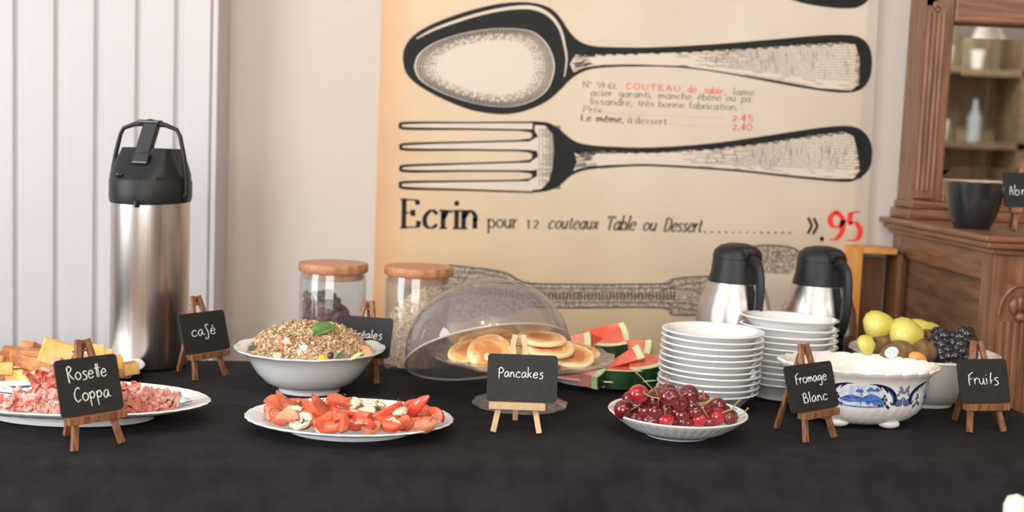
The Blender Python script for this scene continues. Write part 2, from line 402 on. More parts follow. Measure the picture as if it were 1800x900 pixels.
# --- hatching
k3 = Ink(); rr = random.Random(3)
ring = [(728,118),(734,98),(758,78),(800,62),(850,52),(895,50),(935,55),(960,75),(973,102),(974,128),(962,158),(935,178),(895,188),(845,184),(800,172),(762,156),(736,138)]
cx, cy = 856, 119
rs_ = spline([Vector((x, y, 0)) for x, y in ring + [ring[0]]], 12)
for li, sc in enumerate((.965, .925, .885, .845, .80, .755, .71)):
    P = [(cx + (p.x - cx) * sc, cy + (p.y - cy) * sc) for p in rs_]
    i = 0
    while i < len(P) - 2:
        n = rr.randint(2, 5) if li > 2 else rr.randint(5, 14)
        seg = P[i:i + n]
        if len(seg) > 1: k3.ribbon(seg, 1.9 - li * .17, 3, 1)
        i += n + (1 if li > 2 else 0) - (0 if li > 2 else 1)
for i in range(3, len(rs_) - 1, 2):          # cross ticks
    p = rs_[i]; a = rr.uniform(.70, .82); k3.ribbon([(cx + (p.x - cx) * .97, cy + (p.y - cy) * .97), (cx + (p.x - cx) * a, cy + (p.y - cy) * a)], [1.3, .5], 3, 1)
def interp(L_, x):
    for (a, b), (c, d) in zip(L_, L_[1:]):
        if a <= x <= c: return b + (d - b) * (x - a) / (c - a)
    return L_[-1][1]
for top, bot in (([(1004,95),(1120,92),(1300,85),(1400,78),(1512,74)], [(1004,125),(1060,114),(1110,113),(1200,116),(1270,126),(1350,139),(1440,155),(1512,160)]),
                 ([(1008,267),(1150,266),(1250,261),(1350,249),(1430,237),(1512,231)], [(1008,299),(1070,290),(1130,288),(1200,291),(1300,298),(1400,309),(1512,316)])):
    for q in range(16):
        f = (q + .5) / 16
        x = 1004 + rr.uniform(0, 10)
        while x < 1508:
            dens = min(1, max(0, (x - 1180) / 130)) * (1.0 if f < .8 else .45)
            if x < 1180: dens = 1 if f < .13 + max(0, (1050 - x)) * .004 else 0
            if x < 1030: dens = .8
            ln = rr.uniform(8, 26)
            if rr.random() < dens:
                x2 = min(x + ln, 1508)
                k3.ribbon([(x, interp(top, x) * (1 - f) + interp(bot, x) * f), (x2, interp(top, x2) * (1 - f) + interp(bot, x2) * f)], .75 if x > 1180 else 1.3, 3, 1)
            x += ln * 1.1
    for q in range(60):
        x = rr.uniform(1240, 1508); f = rr.uniform(.05, .6); h = rr.uniform(.08, .3)
        k3.ribbon([(x, interp(top, x) * (1 - f) + interp(bot, x) * f), (x, interp(top, x) * (1 - f - h) + interp(bot, x) * (f + h))], .6, 3, 1)
    for q in range(26):      # ragged dark edge under the top band and at the tip
        x = 1010 + q * 19; k3.ribbon([(x, interp(top, x) - 1), (x + 14, interp(top, x + 14) + rr.uniform(2, 5)), (x + 18, interp(top, x + 18) - 1)], 2, 3, 2)
        y = interp(top, 1505) + (interp(bot, 1505) - interp(top, 1505)) * q / 26
        k3.ribbon([(1514, y), (1514 - rr.uniform(4, 14), y)], [3.4, .8], 3, 1)
for q in range(34):
    y = 222 + q * 3.3; k3.ribbon([(985, y), (rr.uniform(946, 966), y)], [2.2, .7], 4, 1)
for q in range(5):
    x = 948 + q * 6; k3.ribbon([(x, 226), (x, 328)], .7, 4, 1)
k3.build('hatching', INK, poster, smooth=False)
# --- patterned knife along the bottom
k4 = Ink()
k4.poly([(700,462),(788,465),(860,473),(890,480),(912,492),(950,498),(1100,499),(1160,498),(1180,490),(1215,486),(1270,485),(1270,553),(1180,553),(1165,541),(1000,541),(930,540),(880,560),(700,575)], 1)
k4.poly([(1290,446),(1310,435),(1345,430),(1390,434),(1408,444),(1400,470),(1385,482),(1320,478),(1295,470)], 1)
k4.build('knife_print', GREYP, poster, smooth=False)
k5 = Ink()
for l_ in ([(788,466),(860,474),(892,481),(914,493),(950,499),(1160,499),(1182,491),(1215,487),(1250,486)], [(930,539),(1000,541),(1165,541),(1182,553),(1250,553)], [(1292,447),(1312,436),(1345,431),(1390,435),(1407,445)]):
    k5.ribbon(l_, 2.6, 3)
for l_ in ([(800,476),(880,487),(940,506),(1180,507),(1235,515)], [(930,532),(1180,532),(1235,538)], [(790,486),(870,496),(930,512)], [(1160,512),(1200,500),(1240,497)], [(1165,530),(1200,543),(1240,546)]):
    k5.ribbon(l_, 1.6, 3)
for q in range(62):
    x = 800 + q * 6.3; y = 520 if x > 925 else 520 - (925 - x) * .13
    k5.ribbon([(x, y - 7), (x + 2, y), (x, y + 7)], [2.2, 3.4, 2.2], 3, 2)
for q in range(150):
    x = rr.uniform(1300, 1396); y = 438 + abs(rr.gauss(0, 1)) * 17
    k5.ribbon([(x, y), (x + rr.uniform(1, 3), y + rr.uniform(0, 2))], 1.1, 3, 1)
k5.build('knife_outline', mat('print_dark_ink', (.05, .045, .035), .6), poster, smooth=False)
k6 = Ink(); k6.poly([(1250,560),(1250,470),(1285,448),(1345,432),(1400,440),(1432,470),(1440,640),(1250,640)], .5)
k6.build('blade_print', mat('print_pale_grey', (.66, .57, .45), .6), poster, smooth=False)

# ------------------------------------------------------------------ stroke lettering
FONT = {
'a': ".82,.78 .5,1 .12,.62 .15,.15 .48,0 .82,.35;.82,1 .82,0", 'b': ".12,1.7 .12,0;.12,.68 .5,1 .88,.6 .82,.15 .5,0 .12,.3",
'c': ".85,.8 .5,1 .12,.62 .16,.15 .5,0 .85,.2", 'd': ".82,.78 .5,1 .12,.62 .15,.15 .48,0 .82,.3;.82,1.7 .82,0",
'e': ".14,.52 .84,.56;.84,.56 .74,.92 .45,1 .12,.6 .16,.15 .5,0 .86,.22", 'f': ".8,1.58 .55,1.7 .36,1.4 .36,.9;.36,1 .36,0;.08,1 .68,1",
'g': ".82,.8 .5,1 .14,.68 .2,.25 .5,.12 .82,.4;.84,1 .84,-.25 .6,-.62 .15,-.5", 'h': ".12,1.7 .12,0;.12,.6 .48,1 .8,.75 .8,.4;.8,.6 .8,0",
'i': ".14,1 .14,0;.14,1.42", 'j': ".14,1 .14,0", 'k': ".12,1.7 .12,0;.78,1 .14,.42;.36,.6 .82,0", 'l': ".14,1.7 .14,0",
'm': ".12,1 .12,0;.12,.6 .42,1 .66,.75 .66,.4;.66,.6 .66,0;.66,.6 .96,1 1.2,.75 1.2,.4;1.2,.6 1.2,0", 'n': ".12,1 .12,0;.12,.6 .48,1 .8,.75 .8,.4;.8,.6 .8,0",
'o': ".5,1 .14,.72 .14,.28 .5,0 .86,.28 .86,.72 .5,1", 'p': ".12,1 .12,-.65;.12,.68 .5,1 .88,.6 .82,.15 .5,0 .12,.3",
'r': ".12,1 .12,0;.12,.55 .4,.95 .66,.92", 's': ".74,.84 .45,1 .17,.78 .46,.52 .76,.26 .46,0 .12,.16", 't': ".34,1.4 .34,.3 .5,.02 .74,.1;.06,1 .66,1",
'u': ".12,1 .12,.35 .4,0 .78,.4;.8,1 .8,0", 'x': ".12,1 .8,0;.8,1 .12,0",
'A': ".05,0 .62,1.6;.62,1.6 1.2,0;.28,.6 .95,.6", 'B': ".14,1.6 .14,0;.14,1.6 .8,1.5 .8,.95 .14,.85;.14,.85 .95,.75 .95,.1 .14,0",
'C': "1.02,1.3 .66,1.6 .2,1.2 .16,.4 .6,0 1.04,.28", 'D': ".14,1.6 .14,0;.14,1.6 .85,1.45 1.12,.8 .85,.15 .14,0",
'E': ".16,1.6 .16,0;.16,1.58 .95,1.58;.16,.85 .7,.85;.16,.03 1.0,.03;.95,1.58 .97,1.3;1.0,.03 1.05,.4;.7,1.02 .7,.66",
'F': ".16,1.6 .16,0;.16,1.58 .9,1.58;.16,.85 .7,.85", 'L': ".16,1.6 .16,0;.16,.03 .95,.03", 'N': ".14,1.6 .14,0;.14,1.6 1.0,0;1.0,0 1.0,1.6",
'O': ".66,1.6 .18,1.2 .18,.4 .66,0 1.14,.4 1.14,1.2 .66,1.6", 'P': ".16,1.6 .16,0;.16,1.58 .85,1.5 .95,1.1 .75,.76 .16,.72",
'R': ".16,1.6 .16,0;.16,1.58 .85,1.45 .85,.95 .16,.8;.45,.82 1.05,0", 'T': ".55,1.6 .55,0;.05,1.58 1.05,1.58;.05,1.58 .03,1.3;1.05,1.58 1.07,1.3",
'U': ".14,1.6 .14,.5 .6,0 1.04,.5 1.04,1.6", '0': ".48,1.5 .12,1.1 .12,.4 .48,0 .84,.4 .84,1.1 .48,1.5", '1': ".45,1.1 .45,0;.2,.95 .45,1.1",
'2': ".12,.85 .42,1.12 .76,.85 .5,.45 .1,.03;.1,.03 .82,.03", '4': ".62,1.5 .62,0;.62,1.5 .08,.45;.08,.45 .85,.45",
'5': ".8,1.55 .26,1.5;.26,1.5 .2,.9;.2,.88 .55,.98 .86,.6 .7,.1 .1,.02", '6': ".75,1.4 .3,1.1 .12,.5 .4,0 .8,.3 .7,.75 .2,.6",
'9': ".45,1.55 .12,1.2 .2,.8 .6,.72 .86,1.1 .45,1.55;.86,1.1 .82,.5 .5,.08 .12,.05", '-': ".1,.55 .6,.55", '.': ".12,.08", ',': ".16,.1 .05,-.3",
'»': ".1,1.1 .4,.55;.4,.55 .1,0;.5,1.1 .8,.55;.8,.55 .5,0", '°': ".2,1.5 .05,1.3 .2,1.1 .35,1.3 .2,1.5", ' ': ''}
ADV = {'m': 1.42, 'w': 1.3, 'i': .34, 'l': .34, 'f': .72, 't': .72, 'r': .68, ' ': .75, '.': .3, ',': .3, 'A': 1.3, 'B': 1.1, 'C': 1.15, 'D': 1.28, 'E': 1.2, 'F': 1.0, 'L': 1.05, 'N': 1.2, 'O': 1.35, 'P': 1.1, 'R': 1.15, 'T': 1.15, 'U': 1.25, '-': .75, '»': .95, '°': .45, 's': .92}
ACC = {'é': ('e', ".38,1.2 .62,1.5"), 'è': ('e', ".6,1.2 .36,1.5"), 'ê': ('e', ".25,1.2 .48,1.48;.48,1.48 .7,1.2"), 'à': ('a', ".6,1.2 .36,1.5")}
def glyphs(text, track=.12, hand=None):
    """-> list of strokes [(x,y),...] in font units and the total width"""
    out = []; x = 0
    for ch in text:
        b, acc = ACC.get(ch, (ch, ''))
        spec = (hand or {}).get(b, FONT.get(b, ''))
        if acc: spec += ';' + acc
        for st in spec.split(';'):
            if st: out.append([(float(q.split(',')[0]) + x, float(q.split(',')[1])) for q in st.split()])
        x += (hand or {}).get(b + '_w', ADV.get(b, .98)) + track
    return out, x - track
def print_text(g, text, x0, y0, x1, y1, xh, wt=.22, track=.12, slant=0, serif=.16, contrast=.35, lay=1):
    """serif lettering printed along the baseline (x0,y0)-(x1,y1), x-height XH"""
    st, wd = glyphs(text, track); L_ = math.hypot(x1 - x0, y1 - y0); sx = L_ / wd; ux, uy = (x1 - x0) / L_, (y1 - y0) / L_
    def P(p):
        X = p[0] * sx + slant * p[1] * xh; Y = p[1] * xh
        return (x0 + ux * X + uy * Y * 1.0, y0 + uy * X - Y)
    for s in st:
        if len(s) == 1:
            c = P(s[0]); r = xh * wt * .62; g.poly([(c[0] + r * cos(a * pi / 3), c[1] + r * sin(a * pi / 3)) for a in range(6)], lay); continue
        Q = spline([Vector((*p, 0)) for p in s], 5); T = [P((q.x, q.y)) for q in Q]; ws = []
        for i in range(len(T)):
            a = T[max(i - 1, 0)]; b = T[min(i + 1, len(T) - 1)]; dx, dy = b[0] - a[0], b[1] - a[1]; d = math.hypot(dx, dy) or 1
            ws.append(xh * wt * (contrast + (1 - contrast) * abs(dy) / d))
        g.ribbon(T, ws, lay, 1)
        if serif and len(s) == 2 and abs(s[0][0] - s[1][0]) < .02 and abs(s[0][1] - s[1][1]) > .85:
            for e in s:
                a = P((e[0] - serif * xh / sx, e[1])); b = P((e[0] + serif * xh / sx, e[1])); g.ribbon([a, b], xh * wt * .38, lay, 1)
k = Ink(); print_text(k, 'Ecrin', 705, 400, 840, 402, 31, .27, .1, 0, .22, .3); print_text(k, '»', 1417, 411, 1440, 412, 26, .2, serif=0); print_text(k, '.', 1444, 422, 1446, 422, 26, .28)
k.build('large_lettering', INK, poster, smooth=False)
k = Ink(); print_text(k, '95', 1455, 422, 1515, 424, 33, .30, .05, 0, 0, .25); k.build('red_price', REDP, poster, smooth=False)
k = Ink()
print_text(k, 'pour', 857, 400, 910, 401, 15, .26, .1); print_text(k, '12', 924, 401, 948, 402, 13, .26, .2)
print_text(k, 'couteaux', 963, 402, 1051, 403, 14, .26, .1, .25, .1); print_text(k, 'Table', 1064, 404, 1116, 405, 15, .26, .08, .25, .1)
print_text(k, 'ou', 1129, 405, 1152, 406, 14, .28, .1, .25, .1); print_text(k, 'Dessert', 1166, 407, 1232, 408, 15, .26, .06, .25, .1)
for q in range(13): print_text(k, '.', 1238 + q * 12.4, 409 + q * .12, 1241 + q * 12.4, 409 + q * .12, 14, .26 if q < 4 or q > 7 else .2)
k.build('price_line', mat('print_olive_ink', (.10, .09, .055), .6), poster, smooth=False)
k = Ink()
print_text(k, 'N°', 1024, 154, 1040, 154.5, 7, .2); print_text(k, '59-62.', 1049, 155, 1085, 156, 7, .22)
print_text(k, 'lame', 1289, 166.5, 1326, 168, 7, .24); print_text(k, ',', 1274, 166, 1277, 166, 7, .3)
print_text(k, 'acier', 1038, 168, 1076, 169.5, 7, .24); print_text(k, 'garanti,', 1087, 170, 1146, 172, 7, .24); print_text(k, 'manche', 1157, 173, 1216, 175, 7, .24)
print_text(k, 'ébène', 1226, 175.5, 1268, 177, 7, .24); print_text(k, 'ou', 1276, 177.5, 1293, 178, 7, .24); print_text(k, 'pa-', 1303, 178.5, 1326, 179.5, 7, .24)
print_text(k, 'lissandre,', 1037, 183, 1112, 186, 7, .24); print_text(k, 'très', 1121, 186, 1150, 187.5, 7, .24); print_text(k, 'bonne', 1157, 188, 1203, 190, 7, .24); print_text(k, 'fabrication.', 1210, 190.5, 1296, 194, 7, .24)
print_text(k, 'Prix', 1023, 197, 1058, 198.5, 7, .24, slant=.25); print_text(k, '.' * 50, 1061, 199, 1272, 208.5, 6, .16)
print_text(k, 'à', 1103, 216, 1111, 216.5, 7, .22); print_text(k, 'dessert', 1116, 216.5, 1172, 219, 7, .24); print_text(k, '.' * 24, 1176, 219, 1272, 224.5, 6, .16)
k.build('small_lettering', SOFTINK, poster, smooth=False)
k = Ink(); print_text(k, 'Le même,', 1021, 212, 1096, 215.5, 7, .36); k.build('bold_lettering', mat('print_bold_ink', (.06, .055, .04), .6), poster, smooth=False)
k = Ink(); print_text(k, 'COUTEAU', 1100, 156.5, 1196, 161.5, 6.6, .34, .35, contrast=.6); print_text(k, 'de', 1209, 162, 1224, 163, 7, .3); print_text(k, 'table', 1238, 163.5, 1271, 165.5, 7, .3)
print_text(k, '2.45', 1287, 212.5, 1323, 214.5, 8, .34, contrast=.6); print_text(k, '2.40', 1287, 228, 1322, 230, 8, .34, contrast=.6)
k.build('red_lettering', SOFTRED, poster, smooth=False)

# ================================================================== CABINET (right)
CX = .835; CF = 1.965; LZ = .280
cab = thing('oak_sideboard', 'brown oak sideboard at the right with fluted pillars and a mirror above its ledge', 'sideboard', (CX, CF, TZ))
D = YW - CF - .004; CW = .95; HB = -TZ
def cpart(name, boxes, m, bevel=.002, label=None):
    g = G()
    for b in boxes: g.box(((b[0] + b[1]) / 2, (b[2] + b[3]) / 2, (b[4] + b[5]) / 2), (b[1] - b[0], b[3] - b[2], b[5] - b[4]))
    return g.build(name, m, cab, smooth=False, bevel=bevel, label=label)
cpart('corner_stile', [(0, .055, 0, .05, HB, LZ - .03)], OAK); cpart('corner_stile', [(0, .05, D - .06, D, HB, LZ - .03)], OAK)
cpart('top_rail', [(.002, .04, .05, D - .06, LZ - .085, LZ - .03)], OAKH)
cpart('side_panel', [(.012, .03, .05, D - .06, HB, LZ - .085)], OAKD)
cpart('carcass', [(.03, CW, .02, D, HB + .05, LZ - .04)], OAKD)
cpart('ledge_top', [(-.035, CW + .03, -.04, D, LZ - .012, LZ)], OAKH, .005)
cpart('ledge_moulding', [(-.024, CW + .02, -.028, D, LZ - .024, LZ - .012), (-.012, CW + .01, -.014, D, LZ - .034, LZ - .024)], OAKH, .003)
# front: pilaster, drawers, doors
def pilaster(x0, x1, z0, z1, y, name, n=5, arch=True, par=cab):
    g = G(); w = x1 - x0
    g.box(((x0 + x1) / 2, y + .01, (z0 + z1) / 2), (w, .02, z1 - z0))
    fw = w / n; ztop = z1 - (w * .9 if arch else w * .35)
    for i in range(n):
        xc = x0 + fw * (i + .5); r = fw * .36
        pts = [(r * cos(pi + pi * k_ / 6), r * sin(pi + pi * k_ / 6)) for k_ in range(7)]
        za = z0 + w * .4
        vs = [(xc + a, y + b, z) for z in (za, ztop) for a, b in pts]
        g.add(vs, [(k_, k_ + 1, k_ + 8, k_ + 7) for k_ in range(6)] + [tuple(range(6, -1, -1)), tuple(range(7, 14))])
    o = g.build(name, OAK, par, bevel=0)
    h = G(); xc = (x0 + x1) / 2
    if arch:
        h.tube([(xc + w * .5 * cos(t), y - .001, ztop + w * .15 + w * .72 * sin(t)) for t in [pi * q / 12 for q in range(13)]], w * .045, 6)
    for q in range(3):
        a = pi / 2 + (q - 1) * .75
        h.ball((xc + w * .22 * cos(a), y - .002, ztop + w * .22 + w * .22 * sin(a)), w * .16, 8, 6, (.7, .45, 1.3))
    h.ball((xc, y - .003, ztop + w * .12), w * .13, 8, 6)
    h.build('carved_leaf', OAK, o)
    return o
pilaster(.012, .085, HB + .1, LZ - .085, -.006, 'pilaster', 6)
pilaster(CW - .085, CW - .012, HB + .1, LZ - .085, -.006, 'pilaster', 6)
cpart('plinth', [(-.01, CW + .01, -.02, D, HB, HB + .1)], OAKH, .004)
for q in range(2):
    x0 = .1 + q * .38
    dr = cpart('drawer', [(x0, x0 + .365, -.004, .02, LZ - .19, LZ - .06)], OAKH, .004)
    G().tube([(x0 + .13, -.006, LZ - .12), (x0 + .15, -.03, LZ - .13), (x0 + .21, -.03, LZ - .13), (x0 + .23, -.006, LZ - .12)], .004, 8).build('handle', mat('brass', (.6, .42, .18), .3, 1), dr)
    dd = cpart('door', [(x0, x0 + .365, -.004, .02, HB + .12, LZ - .2)], OAK, .004)
    cpart('door_panel', [(x0 + .06, x0 + .305, -.010, .0, HB + .18, LZ - .26)], OAKD, .006)
# upper part with the mirror
HY = 2.40 - CF; HT = 1.15
cpart('upper_side', [(.002, .03, HY, D, LZ, HT)], OAK)
cpart('upper_base', [(-.012, CW, HY - .02, D, LZ, LZ + .022), (-.004, CW, HY - .012, D, LZ + .022, LZ + .038)], OAKH, .004)
X0 = pxX(1666, 2.40, 200) - CX; Z1 = at_y(1680, 38, 2.40).z - TZ; Z0 = at_y(1680, 318, 2.40).z - TZ; X1 = CW - X0
cpart('upper_stile', [(.0, X0, HY, HY + .03, LZ + .038, HT)], OAK, .004); cpart('upper_stile', [(X1, CW, HY, HY + .03, LZ + .038, HT)], OAK, .004)
cpart('upper_rail', [(X0, X1, HY, HY + .03, LZ + .038, Z0)], OAKH, .004); cpart('upper_rail', [(X0, X1, HY, HY + .03, Z1, HT)], OAKH, .004)
cpart('cornice', [(-.03, CW + .03, HY - .04, D, HT, HT + .05)], OAKH, .01)
pilaster(.004, .044, LZ + .045, Z1 + .03, HY - .007, 'fluted_column', 4, arch=False)
pilaster(CW - .05, CW - .008, LZ + .045, Z1 + .03, HY - .007, 'fluted_column', 4, arch=False)
g = G(); bw = .030; yb = HY + .0245; ym = HY + .0222          # bevelled mirror glass
a = [(X0, Z0), (X1, Z0), (X1, Z1), (X0, Z1)]; b_ = [(X0 + bw, Z0 + bw), (X1 - bw, Z0 + bw), (X1 - bw, Z1 - bw), (X0 + bw, Z1 - bw)]
g.add([(x, yb, z) for x, z in a] + [(x, ym, z) for x, z in b_], [(4, 5, 6, 7), (0, 1, 5, 4), (1, 2, 6, 5), (2, 3, 7, 6), (3, 0, 4, 7)])
g.build('mirror_glass', mat('mirror_silver', (.80, .83, .80), .015, 1), cab, smooth=False, label='bevelled mirror glass')

# pine box between poster and sideboard, standing on the floor
PINE = wood('orange_pine', (.62, .25, .045), (.74, .35, .09), .4, (8, 8, 1))
PIND = wood('dark_stained_back', (.14, .05, .018), (.20, .08, .03), .5, (8, 8, 1))
bx0 = pxX(1502, 2.40, 500); bx1 = CX - .006; zt = at_y(1510, 436, 2.40).z
pb = thing('pine_shelf_box', 'orange pine open box standing between the poster and the oak sideboard', 'shelf', (bx0, 2.40, 0))
w = bx1 - bx0
G().box((.007, .045, zt / 2), (.014, .09, zt)).build('side_board', PINE, pb, smooth=False, bevel=.001)
G().box((w - .005, .045, zt / 2 - .006), (.010, .08, zt - .012)).build('side_board', PIND, pb, smooth=False, bevel=.001)
G().box((w / 2, .045, zt - .005), (w - .03, .09, .012)).build('top_board', PINE, pb, smooth=False, bevel=.001)
G().box((w / 2, .084, zt / 2 - .01), (w - .03, .01, zt - .03)).build('back_board', PIND, pb, smooth=False)
G().box((w / 2, .045, .35), (w - .03, .07, .012)).build('shelf_board', PINE, pb, smooth=False)

# ================================================================== TABLE AND CLOTH
TA = math.atan(.12); TF = Vector((0, 1.425, 0)); ux = Vector((cos(TA), sin(TA), 0)); uy = Vector((-sin(TA), cos(TA), 0))
TD = .625; TX0, TX1 = -1.35, .88
TFY = 1.418
tab = thing('buffet_table', 'long wooden buffet table hidden under the black cloth', 'table', (0, TFY, 0), TA)
WOODT = wood('table_wood', (.3, .2, .12), (.4, .28, .17), .5)
G().box(((TX0 + TX1) / 2, TD / 2, TZ - .022), (TX1 - TX0 - .02, TD - .02, .03)).build('tabletop', WOODT, tab, smooth=False)
for lx in (TX0 + .06, TX1 - .06):
    for ly in (.06, TD - .06): G().box((lx, ly, (TZ - .037) / 2), (.05, .05, TZ - .037)).build('leg', WOODT, tab, smooth=False)
CLOTH = mat('black_cotton', (.014, .0125, .0145), .85, col2=(.021, .019, .021), ns=30, bump=.35, bs=700, spec=.18)
def cloth():
    g = G(); L_ = []                     # cross profile: back drop, top, front edge, front drop
    nx = 220; RC = .012
    prof = [('d', TD + RC, -.28), ('d', TD + RC, -.12), ('e', TD + RC, -RC)] + [('t', TD * (1 - q / 44), 0) for q in range(45)] + [('e', -RC * .75, -RC * .3), ('e', -RC, -RC)] + [('d', -RC, -RC - .018 * q) for q in range(1, 36)]
    for kd, y, z in prof:
        for i in range(nx):
            x = TX0 + (TX1 - TX0) * i / (nx - 1); yy = y; zz = z
            if kd == 't':
                e = min(1, y / .03, (TD - y) / .03)
                zz -= .0006 + .0034 * max(0, noise.noise(Vector((x * 3.2, y * 13, 1.7)))) * e + .0009 * max(0, noise.noise(Vector((x * 9, y * 40, 5)))) * e
                zz = min(zz, -.0004)
            if z < -.03:
                dp = min(1, (-z - .03) / .25); s = 1 if y < 0 else -1
                yy -= s * dp * (.034 * noise.noise(Vector((x * 3.4, z * 1.2, 3))) + .026 * noise.noise(Vector((x * 9 + z * 5, z * 1.4, 8))) + .012)
                yy -= s * min(1, (-z - .01) / .05) * .030 * (1 - 2.4 * abs(noise.noise(Vector((x * 5.5 + z * 3.5, z * 1.1 - x * .6, 12)))))
                yy -= s * min(1, (-z - .03) / .06) * .008 * noise.noise(Vector((x * 16 + z * 12, z * 6, 2)))
            g.v.append((x, yy, TZ + zz))
    n = len(prof)
    for j in range(n - 1):
        for i in range(nx - 1): g.f.append((j * nx + i, j * nx + i + 1, (j + 1) * nx + i + 1, (j + 1) * nx + i))
    g.mi = [0] * len(g.f)
    # right hand drop
    o0 = len(g.v); rows = 16
    for q in range(rows):
        for j in range(3, 48):
            b = g.v[j * nx + nx - 1]; z = b[2] - .02 * q if q else b[2]; f = min(1, q / 6)
            g.v.append((b[0] + (.012 if q else 0) + f * .012 * noise.noise(Vector((b[1] * 9, q * .1, 4))), b[1], z - (0.004 if q else 0)))
    for q in range(rows - 1):
        for j in range(44): a = o0 + q * 45 + j; g.f.append((a, a + 1, a + 46, a + 45)); g.mi.append(0)
    return g
cl = cloth().build('tablecloth', CLOTH, auto=False); cl.location = tab.location; cl.rotation_euler = tab.rotation_euler
tag(cl, 'black cotton tablecloth draped over the buffet table with soft folds', 'tablecloth')

# ================================================================== EASELS AND CHALKBOARDS
HAND = {'P': ".2,1.55 .18,-.3;.05,1.35 .5,1.75 .95,1.3 .75,.85 .2,.75", 'P_w': 1.05, 'F': ".3,1.5 .2,.7 .25,-.15;.15,1.35 .5,1.6 .85,1.85;.2,.7 .7,.95", 'F_w': .85,
 'R': ".15,1.7 .2,.8 .3,-.3;.05,1.5 .4,1.85 .8,1.5 .3,.9;.35,.9 .7,.4 1.05,.1", 'C': "1.0,1.55 .7,1.75 .25,1.2 .2,.5 .55,0 1.0,.25", 'B': ".2,1.6 .2,.8 .25,-.1;.1,1.3 .5,1.7 .75,1.2 .35,.85;.35,.85 .9,.75 .85,.1 .35,.05",
 'f': ".8,1.6 .5,1.75 .35,1.35 .55,.8 .65,.1 .5,-.55 .15,-.65 .1,-.35", 'f_w': .9, 't': ".35,1.8 .4,.0;.1,1.15 .75,1.2", 't_w': .55, 'A': ".1,0 .15,1.0 .3,1.5;.3,1.5 .5,.7 .6,0;.1,.7 .6,.7", 'A_w': .7,
 'a': ".75,.85 .45,1 .1,.6 .15,.15 .45,.05 .75,.7;.75,.9 .8,.25 1.05,.1", 'n': ".1,.95 .15,.05;.13,.5 .4,.95 .65,.7 .75,.15 .95,.1", 'r': ".1,.95 .15,.05;.13,.5 .4,.95 .65,.85", 'r_w': .65, 'i': ".14,.95 .18,.05;.14,1.4", 'i_w': .4,
 'k': ".15,2.0 .15,0;.75,1.0 .2,.5;.3,.55 .8,.0", 'l': ".15,1.8 .18,.05", 'l_w': .4, 's': ".8,.95 .4,1 .3,.7 .7,.4 .6,-.05 .1,-.1", 's_w': .85, 'm': ".1,.95 .15,.05;.13,.5 .4,.95 .55,.6 .58,.05;.58,.5 .85,.95 1.0,.6 1.1,.1", 'm_w': 1.2,
 'g': ".75,.85 .45,1 .1,.65 .2,.2 .55,.3 .75,.8;.78,.9 .8,-.3 .55,-.8 .2,-.6", 'u': ".1,.95 .15,.3 .45,.05 .7,.5;.72,.95 .8,.1 .95,.1", 'b': ".12,1.8 .15,.05;.14,.5 .5,.95 .75,.5 .5,.02 .15,.15", 'p': ".1,1 .2,-.8;.12,.7 .5,1.05 .8,.6 .5,.2 .18,.35", 'T': ".35,1.8 .4,.0;.6,1.8 .65,.0;.1,1.2 .95,1.25", 'T_w': .9,
 'H': ".45,1.8 .3,1.0 .3,.1;.3,.55 .55,.6", 'H_w': .6}
def easel(label, loc, rz, light=False, w=1.0):
    t = thing('mini_easel', label, 'easel', loc, rz, 'miniature wooden easels of the buffet signs')
    nm = 'light_easel_wood' if light else 'brown_easel_wood'
    m = wood(nm, (.62, .40, .22), (.72, .50, .31), .5, (30, 30, 3)) if light else wood(nm, (.15, .058, .024), (.36, .16, .075), .45, (40, 40, 4))
    for s in (-1, 1):
        G().bar((s * .032 * w, 0, .0015), (s * .0055, .040, .132), .0078, .0062, (0, 1, 0)).build('leg', m, t, smooth=False, bevel=.0006)
    G().bar((0, .078, .0015), (0, .040, .130), .0075, .006, (0, 1, 0)).build('rear_leg', m, t, smooth=False, bevel=.0006)
    G().box((0, .0052, .0385), (.078 * w, .014, .0095)).build('ledge', m, t, smooth=False, bevel=.0007)
    G().tube([(-.014, .0375, .118), (.014, .0375, .118)], .0013, 8).build('hinge_pin', mat('pin_metal', (.35, .25, .18), .4, 1), t)
    return t
def chalkboard(label, loc, rz, lines, bw=.098, bh=.066, jit=0, seed=1):
    t = thing('chalkboard', label, 'chalkboard', loc, rz, 'chalkboard signs of the buffet')
    TL_ = math.atan(.040 / .132); Mx = Matrix.Rotation(-TL_, 3, 'X'); off = Vector((0, .0058, .0438))
    g = G(); r = .0055; pts = []
    for cx_, cz_, a0 in ((bw / 2 - r, r, -pi / 2), (bw / 2 - r, bh - r, 0), (-bw / 2 + r, bh - r, pi / 2), (-bw / 2 + r, r, pi)):
        for q in range(6): a = a0 + pi / 2 * q / 5; pts.append((cx_ + r * cos(a), cz_ + r * sin(a)))
    n = len(pts); vs = [Mx @ Vector((x, y, z)) + off for y in (0, .0022) for x, z in pts]
    g.add(vs, [tuple(range(n)), tuple(range(2 * n - 1, n - 1, -1))] + [(i, i + n, (i + 1) % n + n, (i + 1) % n) for i in range(n)])
    g.build('slate', CHALKB, t, smooth=False)
    k = G(); rr = random.Random(seed)
    for text, fx0, fx1, fy, xh in lines:
        st, wd = glyphs(text, .06, HAND); sx = (fx1 - fx0) * bw / wd
        for s in st:
            P = [(-bw / 2 + fx0 * bw + p[0] * sx, bh * (1 - fy) + p[1] * xh * bh) for p in s]
            if len(P) == 1: P = [P[0], (P[0][0] + .0004, P[0][1] + .0003)]
            Q = spline([Vector((x, -.0004, z)) for x, z in P], 5)
            k.tube([Mx @ q + off for q in Q], [.00068 * rr.uniform(.85, 1.2) for _ in Q], 6, up=(0, 1, 0))
    k.build('chalk_lettering', CHALK, t, auto=False)
    return t
